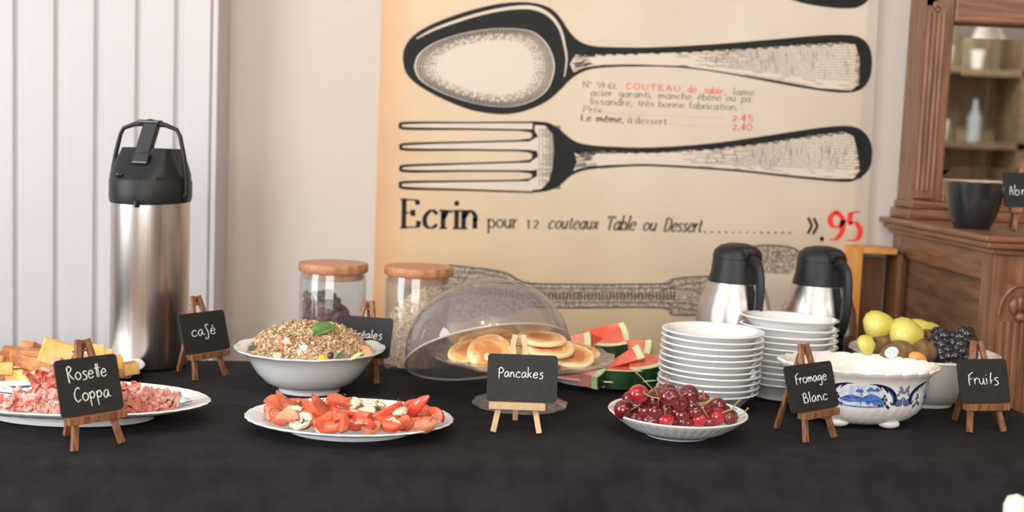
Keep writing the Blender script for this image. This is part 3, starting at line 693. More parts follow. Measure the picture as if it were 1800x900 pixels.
def sign(what, feet, zbase, rz, lines, lab_e, lab_b, light=False, bw=.098, w=1.0, bh=.066, dx=0):
    c = feet
    easel(lab_e, c, R(rz), light, w); chalkboard(lab_b, c + Vector((dx * cos(R(rz)), dx * sin(R(rz)), 0)), R(rz), lines, bw, bh, seed=len(lab_b))
def foot(x0, y0, x1, y1, z=0): return (at_z(x0, y0, z) + at_z(x1, y1, z)) / 2
sign('ros', foot(135, 793, 210, 783), 0, 50, [('RoseTe', .16, .80, .38, .135), ('Coppa', .22, .80, .76, .14)], 'brown miniature easel in front of the ham platter, holding the Rosette Coppa board', 'small slate chalkboard reading Rosette Coppa in front of the ham platter', dx=-.003, bw=.084, bh=.071)
sign('caf', foot(341, 668, 399, 663), 0, 56, [('café', .20, .74, .58, .15)], 'brown miniature easel beside the steel coffee airpot, holding the café board', 'small slate chalkboard reading café beside the steel airpot', bw=.094)
sign('cer', foot(598, 672, 662, 675), 0, -12, [('Céréales', .22, .84, .54, .12)], 'brown miniature easel half hidden behind the salad bowl, holding the Céréales board', 'small slate chalkboard reading Céréales, half hidden behind the salad bowl')
sign('pan', foot(867, 761, 947, 764), 0, 1, [('Pancakes', .155, .80, .49, .115)], 'pale wooden miniature easel in front of the glass cake stand', 'small slate chalkboard reading Pancakes in front of the glass cake stand', True, w=1.0, dx=.006)
sign('fro', foot(1409, 777, 1474, 773), 0, 38, [('Fromage', .17, .84, .40, .12), ('Blanc', .26, .79, .82, .125)], 'brown miniature easel in front of the blue and white tureen', 'small slate chalkboard reading Fromage Blanc in front of the blue and white tureen', bw=.106, dx=-.006)
sign('fru', foot(1703, 762, 1765, 760), 0, 14, [('FruiHs', .17, .80, .58, .15)], 'brown miniature easel in front of the fruit bowl at the right end of the table', 'small slate chalkboard reading Fruits at the right end of the table', bw=.085, w=.92)
abr = at_z(1812, 407, LZ); abr.z = TZ + LZ
sign('abr', abr, LZ, 3, [('Abricots', .1, .92, .66, .17)], 'brown miniature easel standing on the sideboard ledge beside the black bowl', 'small slate chalkboard beginning Abric, on the sideboard ledge at the right edge of the photo', bw=.100)

# ================================================================== AIRPOT
def pos(px, Y, z=0):                    # point standing at depth Y under picture column px
    v = CO + Vector((0, Y, z + TZ - CHT)); lo = -2; hi = 2
    for _ in range(40):
        m = (lo + hi) / 2; p = CM.inverted() @ Vector((m, Y, TZ + z)); x = 900 + FPX * p.x / -p.z
        if x < px: lo = m
        else: hi = m
    return Vector((lo, Y, TZ + z))
t = thing('coffee_airpot', 'tall stainless steel coffee airpot with black pump lid standing at the left', 'airpot', pos(262, 1.925, 0), R(-14))
r = .0645
G().lathe([(.001, .0035), (r * .97, .0035), (r, .008), (r, .288)], 72).build('steel_body', STEEL, t)
G().lathe([(r - .006, 0), (r - .002, 0), (r - .001, .0035), (r - .004, .0045)], 48).build('base_ring', BLACKP, t)
G().lathe([(r - .01, .280), (r + .0015, .281), (r + .003, .288), (r + .003, .316), (r + .001, .319), (r - .004, .320)], 64, lambda a, j, rr_, z: (1, .004 * sin(a) if j < 3 else 0)).build('collar', BLACKP, t)
def lid(u, v):
    a = 2 * pi * u; z = .319 + .055 * v; e = v ** .8
    ca, sa = cos(a), sin(a); n_ = 2 + 3.5 * e
    k = (abs(ca) ** n_ + abs(sa) ** n_) ** (-1 / n_)
    rx = (r + .001) * (1 - e) + .043 * e; ry = (r + .001) * (1 - e) + .036 * e
    y = sa * k * ry
    if sa < 0: y += .014 * e * (-sa)
    return (ca * k * rx, y, z + (-.004 if v > .93 else 0) * (v - .93) / .07)
g = G().grid(lid, 64, 16, True); top = [len(g.v) - 64 + i for i in range(64)]; g.f.append(tuple(top)); g.mi.append(0)
ld = g.build('pump_lid', BLACKP, t)
G().box((.006, -.040, .352), (.030, .010, .02), Matrix.Rotation(R(-25), 3, 'X')).build('lever_seat', GLOSSB, ld, smooth=False, bevel=.003)
g = G().bar((.000, -.030, .350), (.004, -.004, .412), .027, .012, (0, 1, 0)); g.bar((.006, -.036, .346), (.006, -.022, .366), .012, .012, (0, 1, 0))
g.build('pump_lever', GLOSSB, t, smooth=False, bevel=.002)
hp = [(-.0700, -.006, .290), (-.0695, -.006, .320), (-.064, -.005, .360), (-.056, -.004, .392), (-.050, -.004, .402), (-.030, -.004, .409), (0, -.004, .413), (.030, -.004, .409), (.050, -.004, .402), (.056, -.004, .392), (.064, -.005, .360), (.0695, -.006, .320), (.0700, -.006, .290)]
hd = G().tube(hp, [.0045, .0050, .0038, .0034, .0034, .0040, .0062, .0040, .0034, .0034, .0038, .0050, .0045], 10, up=(0, 1, 0)).build('carry_handle', BLACKP, t)
for s in (-1, 1): G().ball((s * .069, -.006, .291), .0075, 12, 8, (.55, 1, 1.3)).build('pivot', BLACKP, t)
G().box((0, -.004, .414), (.040, .016, .006)).build('thumb_pad', GLOSSB, t, smooth=False, bevel=.002)
G().ball((-.022, -.0605, .325), .008, 14, 8, (1, .45, .5)).build('release_button', GLOSSB, t)
G().ball((.040, -.050, .322), .006, 10, 6, (1.2, .4, .3)).build('side_latch', GLOSSB, t)
G().lathe([(.0035, .273), (.0045, .274), (.0045, .283), (.001, .284)], 14, ox=.014, oy=-.0655).build('spout', GLOSSB, t)

# ================================================================== THERMAL JUGS
def jug(px, Y, rz, label):
    t = thing('thermal_jug', label, 'thermal jug', pos(px, Y), R(rz), 'thermal jugs behind the bowls')
    G().lathe([(.001, 0), (.050, 0), (.056, .004), (.063, .03), (.0685, .07), (.0685, .095), (.065, .125), (.0575, .15), (.0495, .172), (.0475, .178)], 64).build('steel_body', STEEL, t)
    G().lathe([(.044, .168), (.0495, .169), (.0495, .174), (.0455, .192), (.0435, .212), (.042, .216)], 56).build('collar', BLACKP, t)
    G().lathe([(.040, .214), (.0438, .215), (.0435, .221), (.040, .230), (.031, .2375), (.016, .2415), (.0001, .2425)], 48).build('lid', BLACKP, t)
    G().box((.036, 0, .226), (.030, .024, .016), Matrix.Rotation(R(14), 3, 'Y')).build('thumb_lever', BLACKP, t, smooth=False, bevel=.004)
    P = spline([(.038, 0, .214), (.058, 0, .214), (.076, 0, .204), (.083, 0, .182), (.084, 0, .150), (.080, 0, .118), (.0745, 0, .100), (.068, 0, .096)], 5)
    G().tube(P, [.0095 + .002 * sin(i / len(P) * pi) for i in range(len(P))], 12, .62, up=(0, 1, 0)).build('handle', BLACKP, t)
    vs = []; fs = []
    for z, rr_ in ((.060, .0675), (.095, .0692), (.125, .0657), (.15, .0583), (.172, .0503)):
        vs += [(rr_ * cos(a) + .0012 * cos(a), rr_ * sin(a), z) for a in (-.13, 0, .13)]
    for j in range(4):
        for i in range(2): fs.append((j * 3 + i, j * 3 + i + 1, j * 3 + i + 4, j * 3 + i + 3))
    G().add(vs, fs).build('body_strip', BLACKP, t)
    return t
jug(1284, 2.03, -72, 'steel thermal jug with black lid, the left one, behind the left stack of bowls')
jug(1431, 2.04, -72, 'steel thermal jug with black lid, the right one, behind the right stack of bowls')

# ================================================================== GLASS JARS
LIDW = wood('jar_lid_wood', (.40, .16, .075), (.56, .27, .14), .4, (4, 30, 4))
def jar(px, Y, label):
    p = pos(px, Y); t = thing('glass_jar', label, 'jar', p, 0, 'glass storage jars with wooden lids')
    G().lathe([(.056, 0), (.0585, .003), (.0585, .155), (.0565, .160), (.0565, .166), (.0545, .166), (.0545, .160), (.0562, .154), (.0562, .006), (.001, .004)], 56).build('glass_body', CLEAR, t)
    G().lathe([(.001, .152), (.052, .152), (.0535, .154), (.0535, .165)], 48).build('seal', mat('seal', (.55, .3, .22), .4), t)
    G().lathe([(.001, .1655), (.060, .1655), (.0612, .168), (.0612, .178), (.0598, .1805), (.001, .181)], 56).build('wooden_lid', LIDW, t)
    return p
pj1 = jar(582, 2.0, 'lidded glass jar of dark chocolate chips behind the salad bowl')
pj2 = jar(731, 2.0, 'lidded glass jar of pale oats behind the Céréales board')
CHOC = mat('chocolate', (.12, .062, .055), .36, col2=(.20, .11, .10), ns=40)
def heap_z(x, y, s=.075, hi=.125): return hi - s * max(0, (x + .01) / .055) ** 1.2 - .10 * max(0, (x * x + y * y) ** .5 - .03) * .5
g = G(); RJ = .049
def hp_(u, v):
    a = 2 * pi * u
    if v < .5: return (RJ * cos(a), RJ * sin(a), .008 + (heap_z(RJ * cos(a), RJ * sin(a)) - .016) * v * 2)
    q = (1 - (v - .5) * 2) * RJ + .0001; return (q * cos(a), q * sin(a), heap_z(q * cos(a), q * sin(a)) - .008)
g.grid(hp_, 40, 20, True); o = g.build('chocolate_chip_heap', CHOC, loc=pj1)
tag(o, 'dark chocolate chips packed in the middle of the left glass jar', 'chocolate chips', kind='stuff')
chip = G().lathe([(.0001, -.0011), (.0068, -.0011), (.0078, 0), (.0062, .0018), (.003, .0026), (.0001, .0027)], 14).build('chocolate_chip', CHOC)
tag(chip, 'round dark chocolate chip lying in the left glass jar', 'chocolate chip', 'chocolate chips in the left glass jar')
rr = random.Random(11); n = 0
for lev in range(13):
    for q in range(22):
        a = 2 * pi * (q + rr.random() * .7 + .5 * (lev % 2)) / 22; z = .012 + lev * .0092 + rr.uniform(-.003, .003); x, y = RJ * cos(a), RJ * sin(a)
        if z > heap_z(x, y) or n > 205 or (sin(a) > .45): continue
        o = chip if n == 0 else chip.copy()
        if n: COL.objects.link(o)
        o.location = pj1 + Vector((x * .99, y * .99, z)); d = Vector((cos(a) + rr.uniform(-.55, .55), sin(a) + rr.uniform(-.55, .55), rr.uniform(-.5, .7)))
        o.rotation_euler = d.to_track_quat('Z', 'Y').to_euler(); n += 1
for q in range(90):
    a = rr.uniform(0, 2 * pi); k_ = RJ * rr.random() ** .5; x, y = k_ * cos(a), k_ * sin(a); o = chip.copy(); COL.objects.link(o)
    o.location = pj1 + Vector((x, y, heap_z(x, y) - .006 + rr.uniform(0, .004))); o.rotation_euler = (rr.uniform(-.9, .9), rr.uniform(-.3, 1.0), rr.uniform(0, 6))
OATM = mat('oat_flakes', (.62, .43, .27), .8, col2=(.80, .66, .50), ns=160, lo=.42, hi=.58)
def heap2(x, y): return .128 + .012 * (x / .05) - .10 * max(0, (-x - .0) / .055) * .35 - .08 * (y / .055) * .2
g = G(); RJ2 = .0525
def hq(u, v):
    a = 2 * pi * u
    if v < .5: return (RJ2 * cos(a), RJ2 * sin(a), .008 + (heap2(RJ2 * cos(a), RJ2 * sin(a)) - .010) * v * 2)
    q = (1 - (v - .5) * 2) * RJ2 + .0001; return (q * cos(a), q * sin(a), heap2(q * cos(a), q * sin(a)) - .002)
g.grid(hq, 40, 20, True)
def flake(g, p, d, r, th=.0008, n=6):
    d = Vector(d).normalized(); x = d.cross(Vector((.3, .5, .8))).normalized(); y = d.cross(x); p = Vector(p)
    g.add([p + x * r * cos(2 * pi * i / n) + y * r * .75 * sin(2 * pi * i / n) for i in range(n)] + [p + d * th * 1.5], [(i, (i + 1) % n, n) for i in range(n)])
for q in range(5200):
    a = rr.uniform(pi, 2 * pi); z = rr.uniform(.008, .15); x, y = RJ2 * cos(a), RJ2 * sin(a)
    if q > 3600: k_ = RJ2 * rr.random() ** .5; a = rr.uniform(0, 2 * pi); x, y = k_ * cos(a), k_ * sin(a); z = heap2(x, y) + rr.uniform(-.001, .002)
    elif z > heap2(x, y): continue
    flake(g, (x, y, z), (cos(a) * (q <= 3600) + rr.uniform(-.6, .6), sin(a) * (q <= 3600) + rr.uniform(-.6, .6), rr.uniform(-.6, .6) + (q > 3600)), rr.uniform(.0022, .0038))
o = g.build('oat_flakes', OATM, loc=pj2, auto=False); tag(o, 'pale rolled oats filling the right glass jar', 'oats', kind='stuff')

# ================================================================== SALAD BOWL
ps = pos(544, 1.775)
def scal(n, amp, dz=0, j0=3):
    return lambda a, j, r_, z: (1 + amp * abs(sin(a * n / 2)) ** .7, 0) if j >= j0 else 1
salb = thing('salad_bowl', 'large white salad bowl with wavy rim heaped with quinoa salad', 'bowl', ps)
prof = [(.045, 0), (.048, 0), (.048, .006), (.056, .009), (.072, .018), (.084, .032), (.094, .048), (.103, .060), (.113, .066), (.1165, .0675), (.1165, .0695), (.112, .0695), (.101, .064), (.090, .051), (.080, .035), (.068, .022), (.05, .013), (.001, .012)]
G().lathe(prof, 120, lambda a, j, r_, z: (1 + .014 * abs(sin(a * 7)) * (7 < j < 14), .0012 * abs(sin(a * 7)) * (7 < j < 13))).build('bowl_body', WHITE, salb)
QM = mat('quinoa', (.42, .25, .13), .7, col2=(.66, .50, .34), ns=120, lo=.4, hi=.6, bump=.5, bs=400)
def salad_h(x, y):
    d = math.hypot(x / .100, y / .098)
    return max(.060 + .003 * noise.noise(Vector((x * 60, y * 60, 2))), .056 + .052 * max(0, 1 - d ** 2.0) ** .75 + .011 * noise.noise(Vector((x * 34, y * 34, 1))) + .005 * noise.noise(Vector((x * 90, y * 90, 4))) )
g = G()
g.grid(lambda u, v: ((.0945 * (1 - v) + .0001) * cos(2 * pi * u), (.0945 * (1 - v) + .0001) * sin(2 * pi * u), salad_h((.0945 * (1 - v)) * cos(2 * pi * u), (.0945 * (1 - v)) * sin(2 * pi * u)) - .003), 90, 40, True)
qn = g.build('quinoa_salad', QM, loc=ps, auto=False); tag(qn, 'heap of brown quinoa salad in the large white bowl', 'salad', kind='stuff')
rr = random.Random(5)
ico = [(0, 0, 1), (.9, 0, .2), (-.45, .78, .2), (-.45, -.78, .2), (.45, .78, -.5), (-.9, 0, -.5), (.45, -.78, -.5), (0, 0, -1)]
icf = [(0, 1, 2), (0, 2, 3), (0, 3, 1), (1, 4, 2), (2, 5, 3), (3, 6, 1), (4, 5, 2), (5, 6, 3), (6, 4, 1), (4, 7, 5), (5, 7, 6), (6, 7, 4)]
g = G()
for q in range(9000):
    a = rr.uniform(0, 2 * pi); k_ = .0965 * rr.random() ** .5; x, y = k_ * cos(a), k_ * sin(a)
    if y > .05: continue
    s = rr.uniform(.0011, .0024) * (1.7 if rr.random() < .06 else 1); M_ = Matrix.Rotation(rr.uniform(0, 6), 3, 'X') @ Matrix.Rotation(rr.uniform(0, 6), 3, 'Z'); p = Vector((x, y, salad_h(x, y) - .003 + rr.uniform(-.001, .0035)))
    g.m = rr.choice((0, 0, 0, 1, 1, 2, 3)); g.add([p + M_ @ (Vector(v) * s) for v in ico], icf)
o = g.build('quinoa_grains', [mat('grain_tan', (.60, .38, .22), .6), mat('grain_pale', (.82, .64, .50), .6), mat('grain_brown', (.30, .12, .07), .6), mat('grain_green', (.34, .32, .10), .6)], loc=ps, auto=False)
tag(o, 'loose quinoa grains on the surface of the salad heap', 'quinoa', kind='stuff')
LEAF = mat('leaf_green', (.05, .13, .022), .45, col2=(.11, .22, .05), ns=60); LEAFD = mat('dark_leaf', (.045, .10, .025), .5)
REDV = mat('tomato_flesh', (.78, .12, .05), .24, col2=(.84, .22, .11), ns=90, lo=.4, hi=.62, sss=.12, coat=.3)
FETA = mat('feta', (.85, .76, .62), .55); YEL = mat('yellow_pepper', (.85, .48, .03), .3); OLV = mat('olive_dark', (.06, .02, .025), .3)
def bit(name, px, py, r_, m, label, cat, sc=(1, 1, 1), rot=(0, 0, 0), nz=.25, grp=None, lift=.0):
    d = ray(px, py); best = None
    for k_ in range(300):
        p = CO + d * (1.55 + k_ * .0012) - ps
        if p.z < salad_h(p.x, p.y) + lift: best = p; break
    if best is None: best = at_z(px, py, .08) - ps
    o = G().ball((0, 0, 0), r_, 12, 8, sc, nz=nz, seed=px).build(name, m, loc=ps + best); o.rotation_euler = rot
    return tag(o, label, cat, grp)
bit('tomato_piece', 496, 601, .0065, REDV, 'red tomato piece at the upper left of the quinoa salad', 'tomato', (.7, 1, 1.3))
bit('tomato_piece', 458, 608, .0028, REDV, 'tiny red tomato piece near the left rim of the salad bowl', 'tomato')
bit('yellow_pepper', 567, 630, .0078, YEL, 'yellow pepper piece at the front of the quinoa salad', 'pepper', (1.3, 1, .7))
bit('olive', 581, 626, .0055, OLV, 'dark olive piece beside the yellow pepper in the salad', 'olive', (1, 1, 1.2))
for px_, py_, r_, w_ in ((505, 602, .0065, 'upper left, beside the red tomato piece'), (488, 627, .0055, 'front left, near the rim'), (528, 622, .005, 'front, left of the yellow pepper'), (535, 612, .0055, 'middle of the front slope')):
    bit('feta_cube', px_, py_, r_, FETA, 'white feta piece in the quinoa salad, ' + w_, 'cheese', nz=.9)
bit('carrot_shred', 642, 622, .012, mat('peach_shrimp', (.76, .30, .13), .5, col2=(.82, .5, .3), ns=120), 'orange crusted morsel at the right end of the quinoa salad', 'morsel', (1, .8, .9), nz=.7)
def leaf(name, p, L_, w_, rot, m, label, curl=.25, cat='leaf', grp=None):
    g = G(); nx, ny = 13, 7
    for j in range(ny):
        for i in range(nx):
            u = i / (nx - 1); v = j / (ny - 1) * 2 - 1; hw = w_ * (sin(pi * min(1, u * 1.02 + .01) ** .8) ** .8 if 0 < u < 1 else 0.02)
            g.v.append((L_ * (u - .5), v * hw, -curl * L_ * (u - .5) ** 2 + abs(v) * hw * .35 - .001 * sin(u * 25) * abs(v)))
    for j in range(ny - 1):
        for i in range(nx - 1): g.f.append((j * nx + i, j * nx + i + 1, (j + 1) * nx + i + 1, (j + 1) * nx + i)); g.mi.append(0)
    o = g.build(name, m, solid=.0006, auto=False); o.location = p; o.rotation_euler = rot; return tag(o, label, cat, grp)
leaf('basil_leaf', at_y(569, 579, 1.735), .044, .013, (R(38), R(-12), R(8)), LEAF, 'green basil leaf crowning the quinoa salad')
leaf('basil_leaf', at_y(444, 612, 1.70), .016, .005, (R(40), R(-20), R(20)), LEAFD, 'dark green leaf at the left rim of the salad bowl')
leaf('basil_leaf', at_y(598, 625, 1.682), .018, .0045, (R(70), R(-60), R(0)), LEAFD, 'dark green leaf standing beside the olive in the salad')
leaf('celery_strip', at_y(627, 625, 1.685), .026, .003, (R(60), R(-32), R(10)), mat('pale_celery', (.55, .60, .25), .4), 'pale green celery strip at the right of the salad')

# ================================================================== PLATTERS
def upper(g, j0, n):
    for i in range(len(g.f)): g.mi[i] = 1 if i >= j0 * n and i < len(g.f) - 0 else 0
def platter(name, label, loc, rx, ry, m, nscal=34, h=.022, base=.62, cat='platter', rz=0, part='platter_body'):
    t = thing(name, label, cat, loc, rz)
    pr = [(base * .93, 0), (base * .96, 0), (base * .98, h * .25), (base * 1.15, h * .42), (.88, h * .72), (.985, h * .93), (1.0, h), (.985, h + .0016), (.86, h * .82 + .0015), (base * 1.1, h * .5), (base * .9, h * .3), (.001, h * .28)]
    g = G(); g.lathe(pr, 176, lambda a, j, r_, z: (1 + .010 * abs(sin(a * nscal / 2)) * (4 <= j <= 8), 0), rx, ry)
    upper(g, 7, 176)
    g.build(part, [WHITE, m], t); return t
# ------- caprese
pc = at_z(619, 741, .019); pc.z = TZ; pc.y = 1.532; pc.x = pos(619, 1.555, .019).x
platter('caprese_platter', 'oval white platter with scalloped rim holding tomato and mozzarella salad', pc, .1415, .108, porcelain_print('caprese_print', .1415, .108, .62, .84, sc=22, thr=.62, ink=(.30, .35, .55)), 34, .019)
SKIN = mat('tomato_skin', (.76, .10, .05), .15, coat=.6, sss=.08); MOZ = mat('mozzarella', (.86, .79, .60), .3, sss=.1, coat=.3)
TPALE = mat('tomato_pale_flesh', (.80, .24, .13), .28, col2=(.84, .36, .22), ns=70, sss=.12, coat=.3)
def halfslice(Rr, th, seed=0, full=False):
    """half or whole tomato slice, x along the cut, thickness along z"""
    g = G(); n = 18; a1 = 2 * pi if full else pi; pts = []
    for i in range(n + (0 if full else 1)):
        a = a1 * i / n; k_ = 1 + .06 * noise.noise(Vector((cos(a) * 2, sin(a) * 2, seed))); pts.append((Rr * k_ * cos(a), Rr * k_ * sin(a) * .92))
    N_ = len(pts); ins = [(x * .9, y * .9 + (.0 if full else Rr * .03)) for x, y in pts]
    vs = [(x, y, -th * .3) for x, y in pts] + [(x, y, th * .3) for x, y in pts] + [(x, y, th * .5) for x, y in ins] + [(x, y, -th * .5) for x, y in ins]
    c = [(0, Rr * .4 * (not full), th * .42), (0, Rr * .4 * (not full), -th * .42)]
    vs += c; m_ = N_ if full else N_ - 1; fs = []; mi = []
    for i in range(N_):
        j = (i + 1) % N_
        skin = 1 if (full or i < N_ - 1) else 0
        fs += [(i, j, j + N_, i + N_), (i + N_, j + N_, j + 2 * N_, i + 2 * N_), (j, i, i + 3 * N_, j + 3 * N_), (i + 2 * N_, j + 2 * N_, 4 * N_), (j + 3 * N_, i + 3 * N_, 4 * N_ + 1)]
        mi += [skin, skin, skin, 0, 0]
    g.v = vs; g.f = fs; g.mi = mi; return g
def wedge(L_, w, d, seed=0):
    """tomato wedge: x along its length, skin side down at -z, flesh ridge up"""
    g = G(); n = 13; m_ = 7
    for i in range(n):
        u = i / (n - 1) * 2 - 1; e = max(.04, (1 - abs(u) ** 2.4)) ** .6; k_ = 1 + .12 * noise.noise(Vector((u * 2, seed, 3)))
        bow = -d * .55 * (1 - u * u)
        for j in range(m_): a = pi * (1.12 + .76 * j / (m_ - 1)); g.v.append((u * L_ / 2, w * .62 * e * k_ * cos(a), bow + d * .5 * e * sin(a) + d * .35))
        g.v.append((u * L_ * .46, w * .06 * noise.noise(Vector((u * 3, seed, 9))), bow * .4 + d * .62 * e * k_ + d * .1))
    q = m_ + 1
    for i in range(n - 1):
        for j in range(m_ - 1): g.f.append((i * q + j, i * q + j + 1, (i + 1) * q + j + 1, (i + 1) * q + j)); g.mi.append(1)
        g.f += [(i * q + m_ - 1, i * q + m_, (i + 1) * q + m_, (i + 1) * q + m_ - 1), (i * q + m_, i * q, (i + 1) * q, (i + 1) * q + m_)]; g.mi += [0, 0]
    g.f += [tuple(range(q)), tuple(reversed(range((n - 1) * q, n * q)))]; g.mi += [0, 0]
    return g
def aim(o, a, b, roll, mid=None):
    """put object O between points A and B with its x axis along AB and rolled by ROLL degrees about it"""
    a = Vector(a); b = Vector(b); d = (b - a).normalized(); z = Vector((0, 0, 1)) - d * d.z
    z.normalize(); y = z.cross(d); Mx = Matrix((d, y, z)).transposed() @ Matrix.Rotation(R(roll), 3, 'X')
    o.rotation_euler = Mx.to_euler(); o.location = (a + b) / 2
    return o
tom = [  # px1,py1,z1, px2,py2,z2, roll, thickness, pale
 (488,693,.060,526,722,.030,70,.006,1),(551,697,.062,582,724,.032,78,.007,1),(466,706,.048,500,722,.034,60,.008,1),(745,703,.058,716,733,.028,75,.007,1),(698,714,.050,636,745,.028,72,.009,1),
 (578,708,.055,618,716,.044,35,.007,0),(582,716,.046,612,742,.030,-60,.010,0),(596,742,.026,640,728,.032,55,.007,0),(520,728,.034,576,742,.026,30,.008,0),(476,724,.036,510,740,.026,50,.009,0),
 (470,716,.034,482,734,.026,40,.009,0),(485,744,.024,525,746,.026,50,.008,1),(545,746,.024,560,734,.032,60,.008,0),(556,752,.024,600,752,.026,55,.008,0),(615,758,.022,650,752,.028,60,.009,0),
 (634,756,.024,668,750,.028,40,.010,0),(662,740,.034,700,732,.036,45,.009,0),(700,752,.024,722,748,.030,35,.011,0),(722,752,.024,766,748,.026,50,.008,1),(718,742,.030,760,738,.032,40,.008,0),
 (752,724,.038,776,742,.028,60,.009,0),(730,726,.036,758,722,.038,50,.007,0),(530,710,.040,560,712,.042,40,.007,0),(612,704,.048,600,712,.046,30,.007,1),(500,706,.030,540,706,.032,20,.007,0),
 (700,722,.030,740,716,.034,30,.007,0),(560,722,.036,590,732,.032,30,.008,0),(640,738,.030,690,724,.034,30,.007,0),(538,730,.036,548,746,.026,70,.009,0),(566,736,.034,602,744,.028,45,.008,0)]
rr = random.Random(77)
for q in range(26):                      # further pieces filling the platter
    a_ = rr.uniform(0, 2 * pi); k_ = rr.random() ** .5 * .74; cx_, cy_ = 622 + 165 * k_ * cos(a_), 733 - 26 * k_ * sin(a_); z_ = .022 + .016 * (1 - k_)
    an = rr.uniform(0, pi); l_ = rr.uniform(15, 24)
    tom.append((cx_ - l_ * cos(an), cy_ + l_ * .3 * sin(an), z_, cx_ + l_ * cos(an), cy_ - l_ * .3 * sin(an), z_ + rr.uniform(-.004, .01), rr.uniform(-60, 80), .009, q % 3 == 0))
def where(px, py, x0, x1, y0, y1):
    u = (px - x0) / (x1 - x0); v = (py - y0) / (y1 - y0)
    return ('front' if v > .62 else 'back' if v < .34 else 'middle') + ' row'
def row_labels(items, fmt):
    """items: list of (obj, px, py, row). Labels count from the left inside each row"""
    rows = {}
    for it in items: rows.setdefault(it[3], []).append(it)
    for rn, L_ in rows.items():
        L_.sort(key=lambda q: q[1])
        for i, it in enumerate(L_):
            it[0]['label'] = fmt(ORD[i] if i < 20 else 'far', rn, i, len(L_))
items = []
for i, (a, b, c, d, e, f, ro, th, pale) in enumerate(tom):
    if (b + e) / 2 > 742: b -= 5; e -= 5; c += .004; f += .004
    A = at_z(a, b, c); B = at_z(d, e, f); L_ = (B - A).length
    if i % 3 == 2: sl = halfslice(max(.012, L_ * .55), th, i).build('tomato_slice', [TPALE if pale else REDV, SKIN])
    else: sl = wedge(L_ * (1.35 if i < 5 else 1.12), .015 if i < 5 else .020, .011 + (i % 4) * .0015, i).build('tomato_slice', [TPALE if pale or i % 5 == 0 else REDV, SKIN], auto=False)
    aim(sl, A, B, ro); tag(sl, '', 'tomato', 'tomato slices on the oval platter'); m_ = (b + e) / 2; items.append((sl, (a + d) / 2, m_, ('back', 'second', 'third', 'fourth', 'front')[min(4, max(0, int((m_ - 704) / 9.5)))] + ' row'))
row_labels(items, lambda o_, rn, i, n_: 'red tomato slice on the oval platter, %s from the left in the %s' % (o_, rn))
moz = [(612,704,.048,626,714,.046,20,.012),(634,720,.040,660,726,.039,15,.011),(652,710,.044,676,714,.043,10,.010),(512,747,.024,546,733,.036,50,.010),(494,722,.034,528,738,.028,60,.005),(590,752,.022,622,745,.026,35,.010),(664,744,.030,690,752,.026,55,.012),(676,736,.034,694,748,.028,40,.011),(692,726,.042,714,720,.044,20,.010),(542,706,.044,568,714,.038,30,.008),(638,707,.048,658,712,.046,25,.010),(604,728,.036,640,742,.028,35,.008),(690,742,.032,706,750,.026,60,.016),(556,753,.022,590,753,.022,30,.008),(596,746,.026,636,734,.032,60,.006),(506,718,.034,530,724,.032,30,.008),(616,724,.040,640,730,.034,10,.010)]
items = []
for i, (a, b, c, d, e, f, ro, th) in enumerate(moz):
    A = at_z(a, b, c); B = at_z(d, e, f); L_ = (B - A).length
    o = G().ball((0, 0, 0), 1, 16, 10, (L_ * .60, L_ * .38, th * .5), nz=.45, seed=i * 3).build('mozzarella_piece', MOZ, auto=False)
    aim(o, A, B, ro); tag(o, '', 'mozzarella', 'mozzarella pieces on the oval platter'); items.append((o, (a + d) / 2, (b + e) / 2, where(0, (b + e) / 2, 0, 1, 700, 757)))
row_labels(items, lambda o_, rn, i, n_: 'white mozzarella piece on the oval platter, %s from the left in the %s' % (o_, rn))
rr = random.Random(21); g = G()
for q in range(95):
    px_ = rr.gauss(625, 70); py_ = rr.uniform(704, 752)
    if not 480 < px_ < 770: continue
    p = at_z(px_, py_, .047 - .020 * (py_ - 704) / 50 + rr.uniform(0, .004)); d = Vector((rr.uniform(-1, 1), rr.uniform(-.6, .6), rr.uniform(-.3, .6))).normalized() * rr.uniform(.0015, .005)
    g.bar(p, p + d, .0012, .0006)
for cx_, cy_ in ((583, 708), (604, 699), (617, 729), (640, 734), (525, 709), (702, 714), (528, 741), (668, 719)):
    for q in range(9):
        p = at_z(cx_ + rr.gauss(0, 4), cy_ + rr.gauss(0, 3), .050 - .022 * (cy_ - 704) / 50); d = Vector((rr.uniform(-1, 1), rr.uniform(-.6, .6), rr.uniform(-.3, .9))).normalized() * rr.uniform(.003, .006)
        g.bar(p, p + d, .0022, .0007)
o = g.build('chopped_herbs', LEAFD, smooth=False); tag(o, 'chopped green herbs sprinkled over the tomato and mozzarella salad', 'herbs', kind='stuff')

